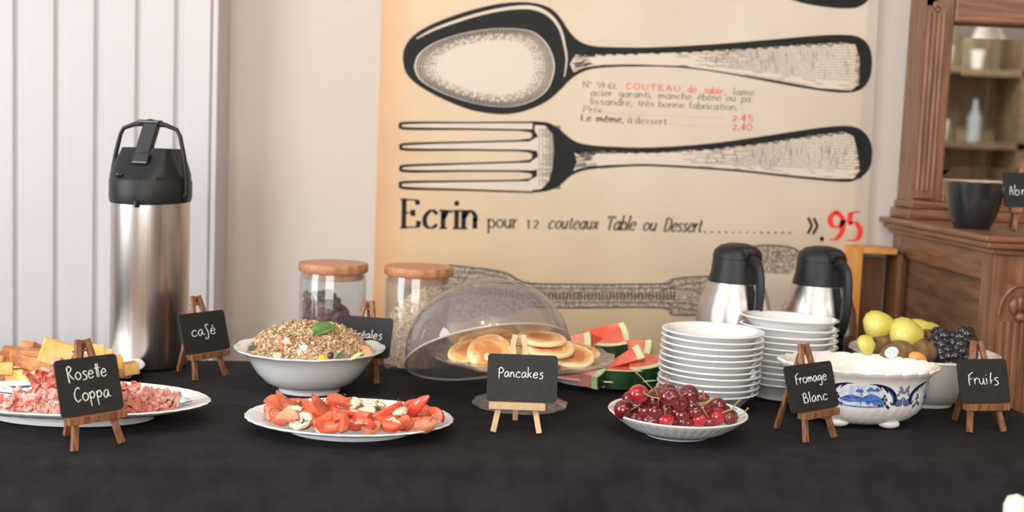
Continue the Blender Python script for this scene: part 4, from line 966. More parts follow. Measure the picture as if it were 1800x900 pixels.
# ------- ham
ph = pos(128, 1.550); RX, RY = .188, .108
platter('ham_platter', 'large oval blue-patterned platter heaped with ham at the left front', ph, RX, RY, porcelain_print('ham_print', RX, RY, .60, .86, sc=26, thr=.46, ink=(.035, .08, .28)), 40, .026)
HAM = mat('cured_ham', (.70, .17, .12), .33, col2=(.84, .46, .38), ns=60, lo=.46, hi=.68, coat=.25, sss=.15, stretch=(1, 2.2, 1), detail=6)
HAM2 = mat('cured_ham_pale', (.76, .26, .20), .33, col2=(.86, .58, .50), ns=70, lo=.42, hi=.66, coat=.25, sss=.15, stretch=(1, 2.2, 1), detail=6)
def E3m(x, y, z): return Matrix.Rotation(R(z), 4, 'Z') @ Matrix.Rotation(R(y), 4, 'Y') @ Matrix.Rotation(R(x), 4, 'X')
def ham_slice(sd, L_, Wd, amp):
    g = G(); n, m_ = 34, 20; q = random.Random(sd); f1 = q.uniform(12, 20); p1 = q.uniform(0, 6)
    def fn(u, v):
        x = (u - .5) * L_; y = (v - .5) * Wd * (1 - .55 * (2 * u - 1) ** 2)
        rd = lambda f_, s_: 1 - 3.2 * abs(noise.noise(Vector((u * f_ + sd, v * f_ * .7, s_ + p1))))
        w = amp * (1.1 * rd(3.2, 0) + .55 * rd(7, 5)) + amp * .5 * sin(f1 * u + p1 + 4 * v) * (.3 + v * .7)
        k_ = amp * 1.6 * noise.noise(Vector((u * 4, v * 5, sd + 9)))
        e = 1 + .16 * noise.noise(Vector((u * 9, 0, sd)))
        return (x * .82 + k_ + .5 * amp * rd(5, 2), y * e * .85 + amp * rd(4.5, 7), w + .006 * (v - .5) * 2)
    g.grid(fn, n, m_); return g
hs = []
rr = random.Random(9)
spots = []
for px_, py_, z_ in ((99,652,.068),(86,668,.062),(110,672,.062),(60,688,.052),(92,692,.058),(30,700,.044),(6,702,.040),(48,712,.040),(80,716,.040),(104,708,.050),(18,722,.030),(60,726,.030),(98,728,.030),(-30,705,.04),(-40,722,.03),(128,700,.050),(150,712,.040),(175,722,.032),(222,688,.044),(236,694,.046),(256,692,.042),(214,704,.048),(244,706,.044),(272,700,.036),(288,706,.030),(232,718,.034),(262,718,.030),(300,712,.026),(226,728,.028),(150,684,.046),(190,694,.046)):
    p = at_z(px_, py_, z_); spots.append((p, px_, py_))
items = []
for i, (p, px_, py_) in enumerate(spots):
    g = ham_slice(i, rr.uniform(.055, .080), rr.uniform(.040, .058), rr.uniform(.0042, .0065) * (1.2 if i < 3 else 1))
    M_ = Matrix.Translation(p - Vector((0, 0, .008))) @ E3m(rr.uniform(-12, 28) + (48 if i < 3 else 0), rr.uniform(-14, 14), rr.uniform(-70, 70))
    vs = []
    for v in g.v:
        q = M_ @ Vector(v); ex = (q.x - ph.x) / RX; ey = (q.y - ph.y) / RY; e = math.hypot(ex, ey)
        if e > .80: k_ = (.80 + (e - .80) * .15) / e; q.x = ph.x + ex * k_ * RX; q.y = ph.y + ey * k_ * RY; e = .80 + (e - .8) * .15
        fl = TZ + .010 + .016 * max(0, (e - .6) / .4) + .0016
        if q.z < fl: q.z = fl + (fl - q.z) * .25
        vs.append(tuple(q - p))
    g.v = vs
    o = g.build('ham_slice', HAM if rr.random() < .6 else HAM2, solid=.0009, auto=False, loc=p)
    tag(o, '', 'ham', 'folded ham slices on the left platter'); items.append((o, px_, py_, 'front row' if py_ > 711 else 'middle row' if py_ > 695 else 'back row'))
row_labels(items, lambda o_, rn, i, n_: 'pink folded ham slice, %s from the left in the %s of the ham platter' % (o_, rn))

# ------- cake
pk = pos(112, 1.785); t = platter('cake_plate', 'round white plate of golden cake fingers behind the ham platter', pk, .124, .121, WHITE, 0, .021, cat='plate', part='plate_body')
CAKE = mat('cake_crumb', (.86, .50, .13), .85, col2=(.92, .64, .26), ns=70, lo=.35, hi=.65, bump=.5, bs=300); CRUST = mat('cake_crust', (.46, .18, .075), .85, col2=(.62, .31, .14), ns=60, bump=.6, bs=260)
def finger(L_, w, h, crust=('b',)):
    g = G(); nx = 9
    for i in range(nx):
        x = L_ * (i / (nx - 1) - .5)
        for a, b in ((-1, -1), (1, -1), (1, 1), (-1, 1)):
            g.v.append((x + .0012 * noise.noise(Vector((x * 300, a, b))), a * w / 2 + .0009 * noise.noise(Vector((x * 200, a, b * 3))), b * h / 2 + .0009 * noise.noise(Vector((x * 200, a * 5, b)))))
    for i in range(nx - 1):
        for k_ in range(4):
            g.f.append((i * 4 + k_, i * 4 + (k_ + 1) % 4, i * 4 + 4 + (k_ + 1) % 4, i * 4 + 4 + k_)); side = 'bfts'[k_]
            g.mi.append(1 if side in crust or (i == 0 and 'e' in crust) else 0)
    g.f += [(3, 2, 1, 0), tuple((nx - 1) * 4 + k_ for k_ in range(4))]; g.mi += [1 if 'e' in crust else 0, 0]
    return g
def fx(x, y): return (x / 6.923, 580 + y / 6.923)
cakes = [(20,280,.062,500,330,.056,.022,.020,'tse',5),(150,330,.056,660,450,.044,.022,.019,'tse',0),(500,225,.074,870,330,.060,.020,.034,'b',0),(320,200,.066,480,280,.050,.022,.018,'tse',0),(-60,450,.044,160,460,.042,.024,.018,'b',0),(90,550,.030,310,540,.032,.022,.017,'b',0),(270,620,.024,520,530,.036,.022,.016,'b',0),
 (1090,290,.060,1260,300,.058,.024,.020,'',35),(1230,330,.050,1370,330,.050,.024,.016,'s',20),(1290,400,.042,1490,390,.042,.024,.020,'b',0),(1380,510,.028,1600,510,.028,.022,.016,'bs',0),(1500,480,.034,1670,450,.036,.022,.018,'tb',0),(1100,450,.038,1340,460,.036,.026,.020,'b',0),(700,470,.036,1050,480,.036,.028,.020,'b',0),(750,400,.050,1100,380,.052,.026,.020,'s',0),(-80,540,.028,120,560,.026,.026,.018,'bs',0),(560,560,.026,900,570,.026,.026,.018,'b',0),(-120,330,.058,40,380,.052,.024,.02,'tse',0),(940,560,.026,1240,560,.026,.026,.018,'b',0),(330,430,.040,620,520,.036,.024,.018,'b',0)]
items = []
for i, (a, b, c, d, e, f, w, h, cr, ro) in enumerate(cakes):
    A = at_z(*fx(a, b), c); B = at_z(*fx(d, e), f); o = finger((B - A).length, w, h, cr).build('cake_finger', [CAKE, CRUST], smooth=False, bevel=.0012)
    aim(o, A, B, ro); m_ = (fx(a, b)[1] + fx(d, e)[1]) / 2; tag(o, '', 'cake', 'cake fingers on the white plate')
    items.append((o, fx(a, b)[0], m_, 'top layer' if c > .049 else 'middle layer' if c > .035 else 'bottom layer'))
row_labels(items, lambda o_, rn, i, n_: 'golden cake finger, %s from left in the %s of the cake plate' % (o_, rn))

# ================================================================== CAKE STAND, PANCAKES, DOME
pst = pos(914, 1.728); PH = .077
GL2 = glass('pressed_glass', (.90, .905, .90), 1.9, .10, .12, dcol=(.75, .75, .74), bump=.5)
t = thing('glass_cake_stand', 'pressed glass cake stand holding the pancakes', 'cake stand', pst)
wav = lambda a, j, r_, z: (1 + .012 * sin(a * 16) * (r_ > .12), .0012 * sin(a * 16) * (r_ > .12))
G().lathe([(.001, PH - .010), (.12, PH - .008), (.138, PH - .002), (.142, PH + .001), (.142, PH + .004), (.137, PH + .0035), (.12, PH - .002), (.001, PH - .003)], 128, wav).build('glass_plate', GL2, t)
G().lathe([(.022, .006), (.014, .016), (.011, .03), (.014, .045), (.011, .055), (.020, PH - .010)], 40).build('stem', GL2, t)
G().lathe([(.001, .0), (.066, .0), (.073, .002), (.073, .005), (.062, .009), (.035, .012), (.022, .018), (.001, .018)], 96, lambda a, j, r_, z: (1 + .025 * sin(a * 12) * (r_ > .05), 0)).build('foot', GL2, t)
PAN = None
def pancake_mat():
    m = mat('pancake', (.80, .48, .22), .65, bump=.25, bs=260); nt = m.node_tree; N = nt.nodes; L = nt.links; b = N['Principled BSDF']
    tc = N.new('ShaderNodeTexCoord'); sp = N.new('ShaderNodeVectorMath'); sp.operation = 'MULTIPLY'; sp.inputs[1].default_value = (1, 1, .0); L.new(tc.outputs['Object'], sp.inputs[0])
    ln = N.new('ShaderNodeVectorMath'); ln.operation = 'LENGTH'; L.new(sp.outputs[0], ln.inputs[0])
    oi = N.new('ShaderNodeObjectInfo'); ad = N.new('ShaderNodeVectorMath'); L.new(tc.outputs['Object'], ad.inputs[0]); L.new(oi.outputs['Random'], ad.inputs[1])
    n = N.new('ShaderNodeTexNoise'); n.inputs['Scale'].default_value = 42; n.inputs['Detail'].default_value = 5; L.new(ad.outputs[0], n.inputs[0])
    s = N.new('ShaderNodeMath'); s.operation = 'MULTIPLY_ADD'; s.inputs[1].default_value = .034; L.new(n.outputs[0], s.inputs[0]); L.new(ln.outputs['Value'], s.inputs[2])
    r_ = N.new('ShaderNodeValToRGB'); e = r_.color_ramp.elements
    e[0].position = .030; e[0].color = (.50, .19, .06, 1); e[1].position = .050; e[1].color = (.88, .66, .38, 1)
    for p, c in ((.037, (.60, .26, .085)), (.040, (.80, .50, .22)), (.0425, (.66, .32, .11)), (.046, (.80, .50, .23))):
        q = e.new(p); q.color = (*c, 1)
    L.new(s.outputs[0], r_.inputs[0]); L.new(r_.outputs[0], b.inputs['Base Color']); return m
PM = pancake_mat()
def fp(x, y): return (780 + x / 5.806, 570 + y / 5.806)
pcs = [(390,170,.094,.036,8,-6),(1000,150,.108,.038,6,2),(560,140,.098,.034,10,-4),(250,275,.086,.032,22,-14),(470,290,.088,.034,42,-4),(1080,240,.098,.038,14,2),(930,270,.092,.036,16,4),(1300,320,.086,.036,20,6),(1380,270,.088,.034,8,10),(760,200,.094,.036,10,0),(800,300,.086,.036,8,0),(640,330,.084,.034,8,0)]
items = []
for i, (x, y, z_, r_, tx, ty) in enumerate(pcs):
    def pf(j_):
        return None
    g = G().lathe([(.001, -.0036), (r_ * .9, -.0036), (r_ * .985, -.0018), (r_, .0005), (r_ * .975, .003), (r_ * .90, .0042), (r_ * .6, .0036), (.001, .0038)], 48, lambda a, j, q_, z: (1 + .035 * noise.noise(Vector((cos(a), sin(a), i * 3))), .0018 * noise.noise(Vector((q_ * 40 * cos(a), q_ * 40 * sin(a), i)))))
    o = g.build('pancake', PM, auto=False); o.location = at_z(*fp(x, y), z_); o.rotation_euler = (R(tx), R(ty), 0)
    tag(o, '', 'pancake', 'pancakes on the glass cake stand'); items.append((o, x, y, 'heap'))
row_labels(items, lambda o_, rn, i, n_: 'golden brown pancake on the glass stand, %s from the left' % o_)
# dome
DC = Vector((-.0318, 1.788, TZ + .068)); DN = Vector((-.197, .455, .868)).normalized(); DR = .1325
t = thing('glass_dome_cover', 'clear domed cake cover with knob leaning over the pancakes', 'dome', DC); t.rotation_euler = DN.to_track_quat('Z', 'Y').to_euler()
ACR = glass('clear_acrylic', (.80, .79, .80), 2.2, .13, .05, 1.45, (.62, .60, .60))
RIMG = glass('acrylic_rim', (.85, .85, .85), 2.5, .45, .1, dcol=(.75, .73, .72))
prof = [(DR, 0)] + [(DR * cos(pi / 2 * q / 20) ** .82, .112 * sin(pi / 2 * q / 20)) for q in range(1, 20)] + [(.0001, .112)]
G().lathe(prof, 96).build('dome_shell', ACR, t)
dome = t.children[0]; 
G().tube([(DR * cos(2 * pi * q / 72), DR * sin(2 * pi * q / 72), 0) for q in range(73)], .0019, 8).build('rim_bead', RIMG, t)
KG = glass('knob_glass', (.93, .93, .94), 2.2, .12, .05)
G().lathe([(.006, .112), (.006, .118), (.013, .121), (.0165, .126), (.013, .132), (.0001, .134)], 32).build('knob', KG, t)

# ================================================================== WATERMELON
pm = pos(1052, 1.945); t = platter('melon_platter', 'white platter of watermelon slices behind the cake stand', pm, .128, .105, WHITE, 0, .018)
FL = mat('watermelon_flesh', (.76, .10, .055), .4, col2=(.84, .22, .14), ns=30, sss=.1); FLP = mat('watermelon_pink_flesh', (.80, .25, .19), .4, col2=(.84, .34, .27), ns=30, sss=.1)
RP = mat('pale_rind', (.72, .76, .48), .45); RD = mat('dark_green_rind', (.012, .035, .012), .3, col2=(.02, .07, .025), ns=30); RG = mat('green_rind_edge', (.30, .46, .12), .4)
def melon(Rr, ang, th, flesh, label, A, rotm):
    """sector of watermelon, tip at local -x, rind at +x, flat faces +-z"""
    t = thing('watermelon_slice', label, 'watermelon', A, 0, 'watermelon slices on the white platter'); t.rotation_euler = rotm.to_euler()
    def sector(r0, r1, m_outer=None):
        g = G(); n = 9; vs = []
        for r_ in (r0, r1):
            for i in range(n):
                a = R(ang) * (i / (n - 1) - .5)
                for z in (-th / 2, th / 2): vs.append((r_ * cos(a) - Rr * .62, r_ * sin(a), z))
        fs = []; mi = []
        for i in range(n - 1):
            a = i * 2; b = n * 2 + i * 2
            fs += [(a, a + 2, b + 2, b), (a + 1, b + 1, b + 3, a + 3), (b, b + 2, b + 3, b + 1), (a, a + 1, a + 3, a + 2)]; mi += [0, 0, 1, 0]
        fs += [(0, n * 2, n * 2 + 1, 1), (2 * n - 2, 2 * n - 1, 4 * n - 1, 4 * n - 2)]; mi += [0, 0]
        g.v = vs; g.f = fs; g.mi = mi; return g
    sector(.003, Rr * .85).build('flesh', [flesh, flesh], t, smooth=False)
    rn = sector(Rr * .85, Rr * .975).build('rind', [RP, RG], t, smooth=False)
    sector(Rr * .975, Rr).build('green_skin', [RG, RD], rn, smooth=False)
    return t
def E3(x, y, z): return Matrix.Rotation(R(z), 3, 'Z') @ Matrix.Rotation(R(y), 3, 'Y') @ Matrix.Rotation(R(x), 3, 'X')
for px_, py_, z_, Rr, an, th, fl, rot, lab in (
    (1010, 602, .062, .080, 26, .030, FLP, E3(78, -4, -8), 'pink watermelon slice with pale rind beside the dome edge, topmost at left'),
    (1072, 594, .060, .088, 40, .026, FL, E3(35, 2, 8), 'red watermelon slice lying at the very back of the melon platter'),
    (1080, 611, .050, .070, 50, .034, FL, E3(8, 20, -105), 'watermelon slice showing its dark green rind block, upper middle of the platter'),
    (1116, 611, .050, .080, 24, .030, FL, E3(70, 6, -12), 'red watermelon slice with pale green rind at the back right'),
    (1096, 634, .045, .090, 17, .026, FL, E3(60, -24, 14), 'long thin red watermelon slice pointing up to the right in the middle'),
    (1136, 650, .030, .090, 62, .034, FL, E3(10, 8, -62), 'large red watermelon slice with dark green rind facing front, right side'),
    (1030, 661, .024, .085, 34, .022, FLP, E3(12, 0, -22), 'pink watermelon slice lying low at the front under the cake stand edge'),
    (1093, 663, .022, .075, 50, .030, FL, E3(0, 0, -85), 'dark green rind end of watermelon at the platter front'),
    (1015, 640, .030, .080, 50, .028, FL, E3(10, 0, -150), 'watermelon slice hidden mostly behind the cake stand plate')):
    melon(Rr, an, th, fl, lab, at_z(px_, py_, z_), rot)

# ================================================================== STACKED BOWLS
def bowl_geo():
    Rb = .0805
    return G().lathe([(.050, -.026), (.053, -.026), (.0545, -.021), (.060, -.015), (.067, -.008), (.0745, -.0012), (.079, .0004), (.0805, .0022), (.0795, .0038), (.0765, .0038), (.073, .0016), (.062, -.0075), (.048, -.0165), (.001, -.0175)], 72)
b0 = bowl_geo().build('cereal_bowl', WHITE); COL.objects.unlink(b0)
rr = random.Random(4)
for side, px_, Y_, n_, pitch, z0 in (('left', 1244, 1.775, 11, .00935, .026), ('right', 1379, 1.875, 11, .0098, .028)):
    c = pos(px_, Y_)
    for i in range(n_):
        b = b0.copy(); COL.objects.link(b); top = n_ - 1 - i
        z = z0 + pitch * i + (.005 if side == 'right' and top == 0 else 0)
        b.location = c + Vector((rr.uniform(-.0012, .0012) + (.0012 if side == 'left' else .0006) * (i - 5) * .35, rr.uniform(-.001, .001), z))
        b.rotation_euler = (R(rr.uniform(-.5, .5)), R(rr.uniform(-.5, .5) + (2.0 if side == 'right' and top < 2 else 0)), rr.uniform(0, 6))
        tag(b, 'white cereal bowl, %s in the %s stack of bowls' % ('topmost' if top == 0 else 'lowest' if i == 0 else ORD[top] + ' from the top', side), 'bowl', 'white bowls in the %s stack' % side)

# ================================================================== CHERRIES
pb_ = pos(1189, 1.585); RB = .0985
t = thing('cherry_dish', 'shallow white ribbed dish with blue script underneath, heaped with cherries', 'dish', pb_)
g = G(); g.lathe([(.040, 0), (.046, 0), (.048, .003), (.066, .009), (.071, .0115), (.081, .0185), (.092, .027), (.0975, .031), (.0985, .0325), (.0975, .034), (.092, .0315), (.072, .018), (.05, .010), (.001, .009)], 360,
          lambda a, j, r_, z: (1 + .022 * (abs(sin(a * 22)) - .5) * (j == 5) + .012 * (abs(sin(a * 22)) - .5) * (j in (4, 6)), 0)); upper(g, 8, 360); g.build('dish_body', [WHITE, porcelain_print('cherry_dish_print', .0985, .0985, .86, .955, sc=40, thr=.90, ink=(.10, .12, .22))], t)
BLUEI = mat('cobalt_ink', (.05, .08, .30), .3)
def on_dish(x, y):                     # x: degrees around, y: 0..1 up the underside
    a = R(x); r_ = .049 + (.066 - .049) * y + .0004; z = .0034 + (.009 - .0034) * y - .0003; return Vector((r_ * cos(a), r_ * sin(a), z))
g = Ink(); cv = lambda p, l: on_dish(p[0], p[1])
for s in ([(238,.75),(234,.9),(230,.6),(233,.3),(240,.2)], [(241,.3),(244,.55),(246,.2),(249,.5)], [(250,.2),(252,.6),(254,.2),(257,.6),(258,.25)], [(260,.2),(263,.55),(264,.25)], [(266,.15),(270,.7),(268,.3),(274,.2)], [(276,.3),(284,.55),(279,.15),(288,.85)], [(272,.1),(284,.12),(292,.2)], [(290,.3),(296,.7)], [(225,.8),(229,.95),(232,.7)]):
    g.ribbon(s, [.9] * len(s), 1, 5, cv)
g.build('blue_script', BLUEI, t, solid=.0002)
CH = mat('cherry_dark', (.115, .006, .012), .12, col2=(.20, .012, .02), ns=30, coat=.8, sss=.05); CHR = mat('cherry_red', (.30, .010, .018), .14, col2=(.46, .02, .03), ns=60, coat=.8, sss=.08); CHB = mat('cherry_bright', (.50, .014, .024), .15, col2=(.66, .07, .06), ns=160, lo=.5, hi=.6, coat=.8)
STM = mat('cherry_stem', (.42, .32, .12), .5, col2=(.30, .36, .10), ns=40); STB = mat('stem_tip', (.36, .15, .08), .6)
def fc(x, y): return (1050 + x / 6.43, 650 + y / 6.43)
def cherry_geo(r_):
    def f(u, v):
        a = 2 * pi * u; b = pi * (v - .5) * .998; k_ = r_ * (1 + .05 * cos(2 * a) * cos(b)); z = sin(b) * r_ * .93
        z -= r_ * .22 * math.exp(-(cos(b) / .30) ** 2) * (sin(b) > 0)
        return (k_ * cos(b) * cos(a), k_ * cos(b) * sin(a), z)
    return G().grid(f, 24, 18, True)
cher = [(300,450,.041,.0131,0),(465,275,.066,.0128,1),(530,460,.040,.0118,0),(655,460,.042,.0122,0),(770,560,.0305,.0110,2),(815,305,.067,.0118,0),(1035,275,.064,.0128,0),(960,505,.037,.0124,0),(925,375,.054,.0116,0),(1100,470,.042,.0112,0),(1190,420,.047,.0128,0),(1350,405,.046,.0116,0),(1355,525,.035,.0118,1),(1500,535,.034,.0108,0),(1140,560,.031,.0108,2),(1262,580,.028,.0100,0),(615,335,.056,.0118,0),(705,290,.062,.0112,0),(800,245,.066,.0112,0),
        (430,400,.046,.0115,0),(780,440,.044,.0118,0),(870,440,.044,.0110,0),(1050,400,.050,.0112,0),(600,575,.028,.0105,0),(990,595,.027,.0105,0),(380,330,.050,.0110,0),(1260,470,.040,.0115,0),(1420,480,.036,.0105,0),(440,545,.030,.0105,0),(890,560,.029,.0110,0)]
stems = {1: ((510,255),(700,325)), 16: ((465,315),(630,372)), 4: ((765,515),(722,240)), 6: ((930,190),(975,280)), 7: ((1025,440),(905,195)), 12: ((1415,480),(1612,340)), 13: ((1590,520),(1700,440)), 17: ((640,225),(445,35)), 18: ((757,190),(790,68)), 0: ((415,465),(612,230)), 22: ((1010,388),(1370,310)), 10: ((1203,335),(1190,232)), 15: ((1262,545),(1178,430)), 20: ((930,452),(862,392)), 3: ((735,345),(655,205)), 9: ((1040,330),(1330,315)), 2: ((540,310),(720,318))}
items = []
for i, (x, y, z_, r_, kd) in enumerate(cher):
    p = at_z(*fc(x, y), z_); t = thing('cherry', '', 'cherry', p, 0, 'cherries in the shallow dish')
    rot = Matrix.Identity(3)
    if i in stems:
        a, b = stems[i]; px0 = fc(*a); px1 = fc(*b); A = at_y(*px0, p.y - r_ * .55); B = at_y(*px1, p.y - r_ * .75 - .004)
        d = (A - p); d = d.normalized() if d.length > .001 else Vector((0, 0, 1)); A2 = p + d * r_ * .72
        rot = d.to_track_quat('Z', 'Y').to_matrix()
        mid = (A2 + B) / 2 + Vector((.002, -.001, -.0025)); Q = [q - p for q in spline([A2, (A2 + mid) / 2, mid, (mid + B) / 2 + Vector((0, 0, .0006)), B], 4)]
        G().tube(Q, [.0008] * (len(Q) - 2) + [.0011, .0017], 7).build('stem', STM, t)
        G().ball(Q[-1], .0019, 8, 6).build('stem_tip', STB, t)
    c = cherry_geo(r_ * 1.1).build('fruit', (CH, CHR, CHB)[kd], t, auto=False); c.rotation_euler = rot.to_euler() if i in stems else (rr.uniform(1, 2.2), rr.uniform(-1, 1), 0)
    items.append((t, x, y, ('top', 'middle', 'front')[0 if y < 335 else 1 if y < 500 else 2] + ' row', kd))
fill = [(1050 + q, 0) for q in ()]
for i, (dx, dy, dz) in enumerate(((-.05, .02, .034), (-.025, .045, .036), (.0, .055, .034), (.028, .045, .036), (.052, .025, .034), (-.02, .015, .050), (.01, .02, .052), (.035, .015, .048), (-.06, -.01, .034), (.06, -.005, .034))):
    t = thing('cherry', '', 'cherry', pb_ + Vector((dx, dy, dz)), 0, 'cherries in the shallow dish'); cherry_geo(.0118).build('fruit', CH, t, auto=False)
    items.append((t, dx, 0, 'hidden back layer', 0))
rows = {}
for it in items: rows.setdefault(it[3], []).append(it)
for rn, L_ in rows.items():
    L_.sort(key=lambda q: q[1])
    for i, it in enumerate(L_):
        it[0]['label'] = '%s cherry, %s from the left in the %s of the cherry dish' % (('dark red', 'red', 'small bright red')[it[4]], ORD[i], rn)

# ================================================================== BLUE AND WHITE TUREEN
pt = pos(1502, 1.712); TX, TY = .1185, .086
WARMW = mat('cream_glaze', (.84, .81, .77), .13, coat=.7)
TP = [(.50, .004, 0), (.56, .006, 0), (.68, .012, 1), (.77, .021, 1), (.83, .031, 1), (.852, .0365, 0), (.862, .0425, 0), (.865, .049, 0), (.87, .058, 0), (.885, .068, 0), (.905, .075, 0), (.95, .080, 2), (1.0, .0845, 2), (1.01, .0875, 2), (.99, .0895, 2), (.93, .0865, 2), (.86, .079, 0), (.82, .062, 0), (.80, .042, 0), (.66, .020, 0), (.45, .012, 0), (.001, .011, 0)]
def tur(a, j, r_, z):
    kd = TP[j][2]; k_ = 1; dz = 0
    if kd == 1: k_ = 1 + .030 * (abs(sin((a + z * 9) * 19)) - .5)
    if kd == 2: s = abs(sin(a * 13)) ** .6; k_ = 1 + .025 * (s - .5) + .05 * max(0, abs(cos(a)) - .9) * 4 * (j > 10 and j < 14); dz = .002 * s + .004 * max(0, abs(cos(a)) - .8) * 2
    return (k_, dz)
t = thing('blue_white_tureen', 'oval cream tureen with scalloped rim, fluted base and blue landscape band', 'tureen', pt)
G().lathe([(a, b) for a, b, c in TP], 312, tur, TX, TY).build('tureen_body', WARMW, t)
for a in (R(-58), R(-122), R(58), R(122)):
    c = (cos(a) * TX * .60, sin(a) * TY * .60, .0075); G().ball(c, .0098, 14, 8, (1.7, 1, .74)).build('foot', WARMW, t)
def on_tur(x, y, off=.0006):           # x degrees, y height in band 0..1
    a = R(x); z = .0385 + .0345 * y; r_ = .865
    for (r0, z0, _), (r1, z1, _) in zip(TP[4:11], TP[5:11]):
        if z0 <= z <= z1: r_ = r0 + (r1 - r0) * (z - z0) / (z1 - z0)
    return Vector(((r_ * TX + off) * cos(a), (r_ * TY + off) * sin(a), z))
BU = 19.0                              # one unit is one degree both ways
cb = lambda p, l: on_tur(p[0], p[1] / BU, .0004 + .0002 * l)
class TInk(Ink):
    fine = 2.5
    def poly(s, pts, lay=1, smooth=0, conv=None): return Ink.poly(s, [(a, b * BU) for a, b in pts], lay, smooth, cb)
    def ribbon(s, pts, w, lay=2, k=5, conv=None): return Ink.ribbon(s, [(a, b * BU) for a, b in pts], w, lay, k, cb)
NAVY = mat('navy_print', (.008, .016, .075), .2, coat=.4); MIDB = mat('mid_blue_print', (.05, .12, .42), .2, coat=.4, col2=(.10, .20, .52), ns=200); PALB = mat('pale_blue_print', (.42, .52, .74), .2, coat=.4, col2=(.68, .72, .80), ns=150)
SLT = mat('slate_blue_print', (.10, .14, .30), .2, coat=.4)
gn, gm, gp, gs = TInk(), TInk(), TInk(), TInk()
for C0 in (-62, -136, 44, 118):        # scroll cartouches; s = mirrored half
    for s in (-1, 1):
        X = lambda v: C0 + s * v
        gs.poly([(X(.3), .10), (X(2), .02), (X(5), .0), (X(8), .06), (X(9.5), .3), (X(8), .5), (X(6), .35), (X(3), .3), (X(.3), .45)], .6, 0, cb)
        gn.ribbon([(X(32), .98), (X(26), .97), (X(20), .90), (X(14), .76), (X(9.5), .52), (X(8), .28), (X(9), .14), (X(11), .12), (X(12.2), .25)], [.02, 1.1, 2.0, 3.0, 4.0, 3.6, 2.2, 1.2, .5], 2, 5, cb)
        gn.ribbon([(X(15), .80), (X(12), .62), (X(11), .45)], [2.2, 2.4, .2], 2, 5, cb); gn.ribbon([(X(20), .90), (X(16.5), .74), (X(15), .58)], [1.8, 2.0, .2], 2, 5, cb); gn.ribbon([(X(25), .94), (X(22), .84), (X(20.5), .7)], [1, 1.1, .2], 2, 5, cb)
        gm.ribbon([(X(13), .66), (X(10.6), .46), (X(9.8), .26), (X(11), .18)], [.3, .8, .7, .2], 3, 5, cb)
        for fx_, fy_ in ((4, .84), (1.2, .62), (4.2, .66), (2.2, .74), (5.4, .52)):
            for q in range(6):
                a = q * pi / 3; gs.ribbon([(X(fx_), fy_), (X(fx_ + 1.5 * cos(a)), fy_ + .075 * sin(a))], [.3, .9], 2, 2, cb)
        for fx_, fy_ in ((15, .02), (17, .14), (19.4, .08), (21.5, .04), (16, .30), (19, .34), (17.6, .46), (13.4, -.04)):   # dark leaf sprig
            gn.poly([(X(fx_ - 1.1), fy_ - .02), (X(fx_), fy_ - .07), (X(fx_ + 1.1), fy_), (X(fx_ + .6), fy_ + .09), (X(fx_ - .6), fy_ + .07)], 2, 0, cb)
        gn.ribbon([(X(14), .0), (X(17.4), .2), (X(18), .5)], .35, 2, 5, cb)
        gm.ribbon([(X(20.5), .02), (X(18.8), .2), (X(17), .25)], .35, 2, 5, cb)
for C0 in (-98, 82, -10, 170):           # landscape vignettes
    hw = 21 if abs(C0) in (98, 82) else 26
    top = [(C0 - hw, .15), (C0 - hw * .85, .62), (C0 - hw * .45, .86), (C0, .92), (C0 + hw * .45, .86), (C0 + hw * .85, .62), (C0 + hw, .15)]
    gp.poly(top + [(C0 + hw * .6, .0), (C0, -.03), (C0 - hw * .6, .0)], .3, 3, cb)
    rq = random.Random(C0 + 500)
    gm.poly([(C0 - hw * .9, .28), (C0 - hw * .4, .5), (C0 - hw * .05, .36), (C0 + hw * .3, .56), (C0 + hw * .7, .4), (C0 + hw * .92, .2), (C0 + hw * .5, .14), (C0, .2), (C0 - hw * .5, .14)], 1, 2, cb)
    for q in range(9):
        x = C0 + rq.uniform(-.85, .85) * hw; y = rq.choice((.08, .12, .3, .62, .7)); r_ = rq.uniform(1.6, 3)
        gm.poly([(x - r_, y), (x - r_ * .7, y + .08), (x, y + .14), (x + r_ * .7, y + .08), (x + r_, y), (x, y - .03)], 1.5, 2, cb)
        gn.ribbon([(x - r_, y + .02), (x, y + .1), (x + r_, y + .02)], [.2, .5, .2], 2, 3, cb) if q % 2 else gs.ribbon([(x - r_ * .5, y - .03), (x, y + .16)], .4, 2, 2, cb)
    gm.ribbon([(C0 + hw * .9, .03), (C0 + hw * .3, -.02), (C0 - hw * .3, -.02), (C0 - hw * .9, .03)], 1.0, 2, 4, cb)
    gs.ribbon([(C0 - 1, .1), (C0 - .6, .85)], [.9, .4], 2, 3, cb); gs.ribbon([(C0 + 4, .75), (C0 + 11, .72)], [1.2, .9], 2, 3, cb)
    gm.ribbon([(C0 + 3, .68), (C0 + 8, .7), (C0 + 13, .66)], [1.2, 1.2, .5], 2, 3, cb)
for nm, k_, m_ in (('navy_scrollwork', gn, NAVY), ('blue_landscape', gm, MIDB), ('pale_landscape', gp, PALB), ('slate_flowers', gs, SLT)): k_.build(nm, m_, t, smooth=False)

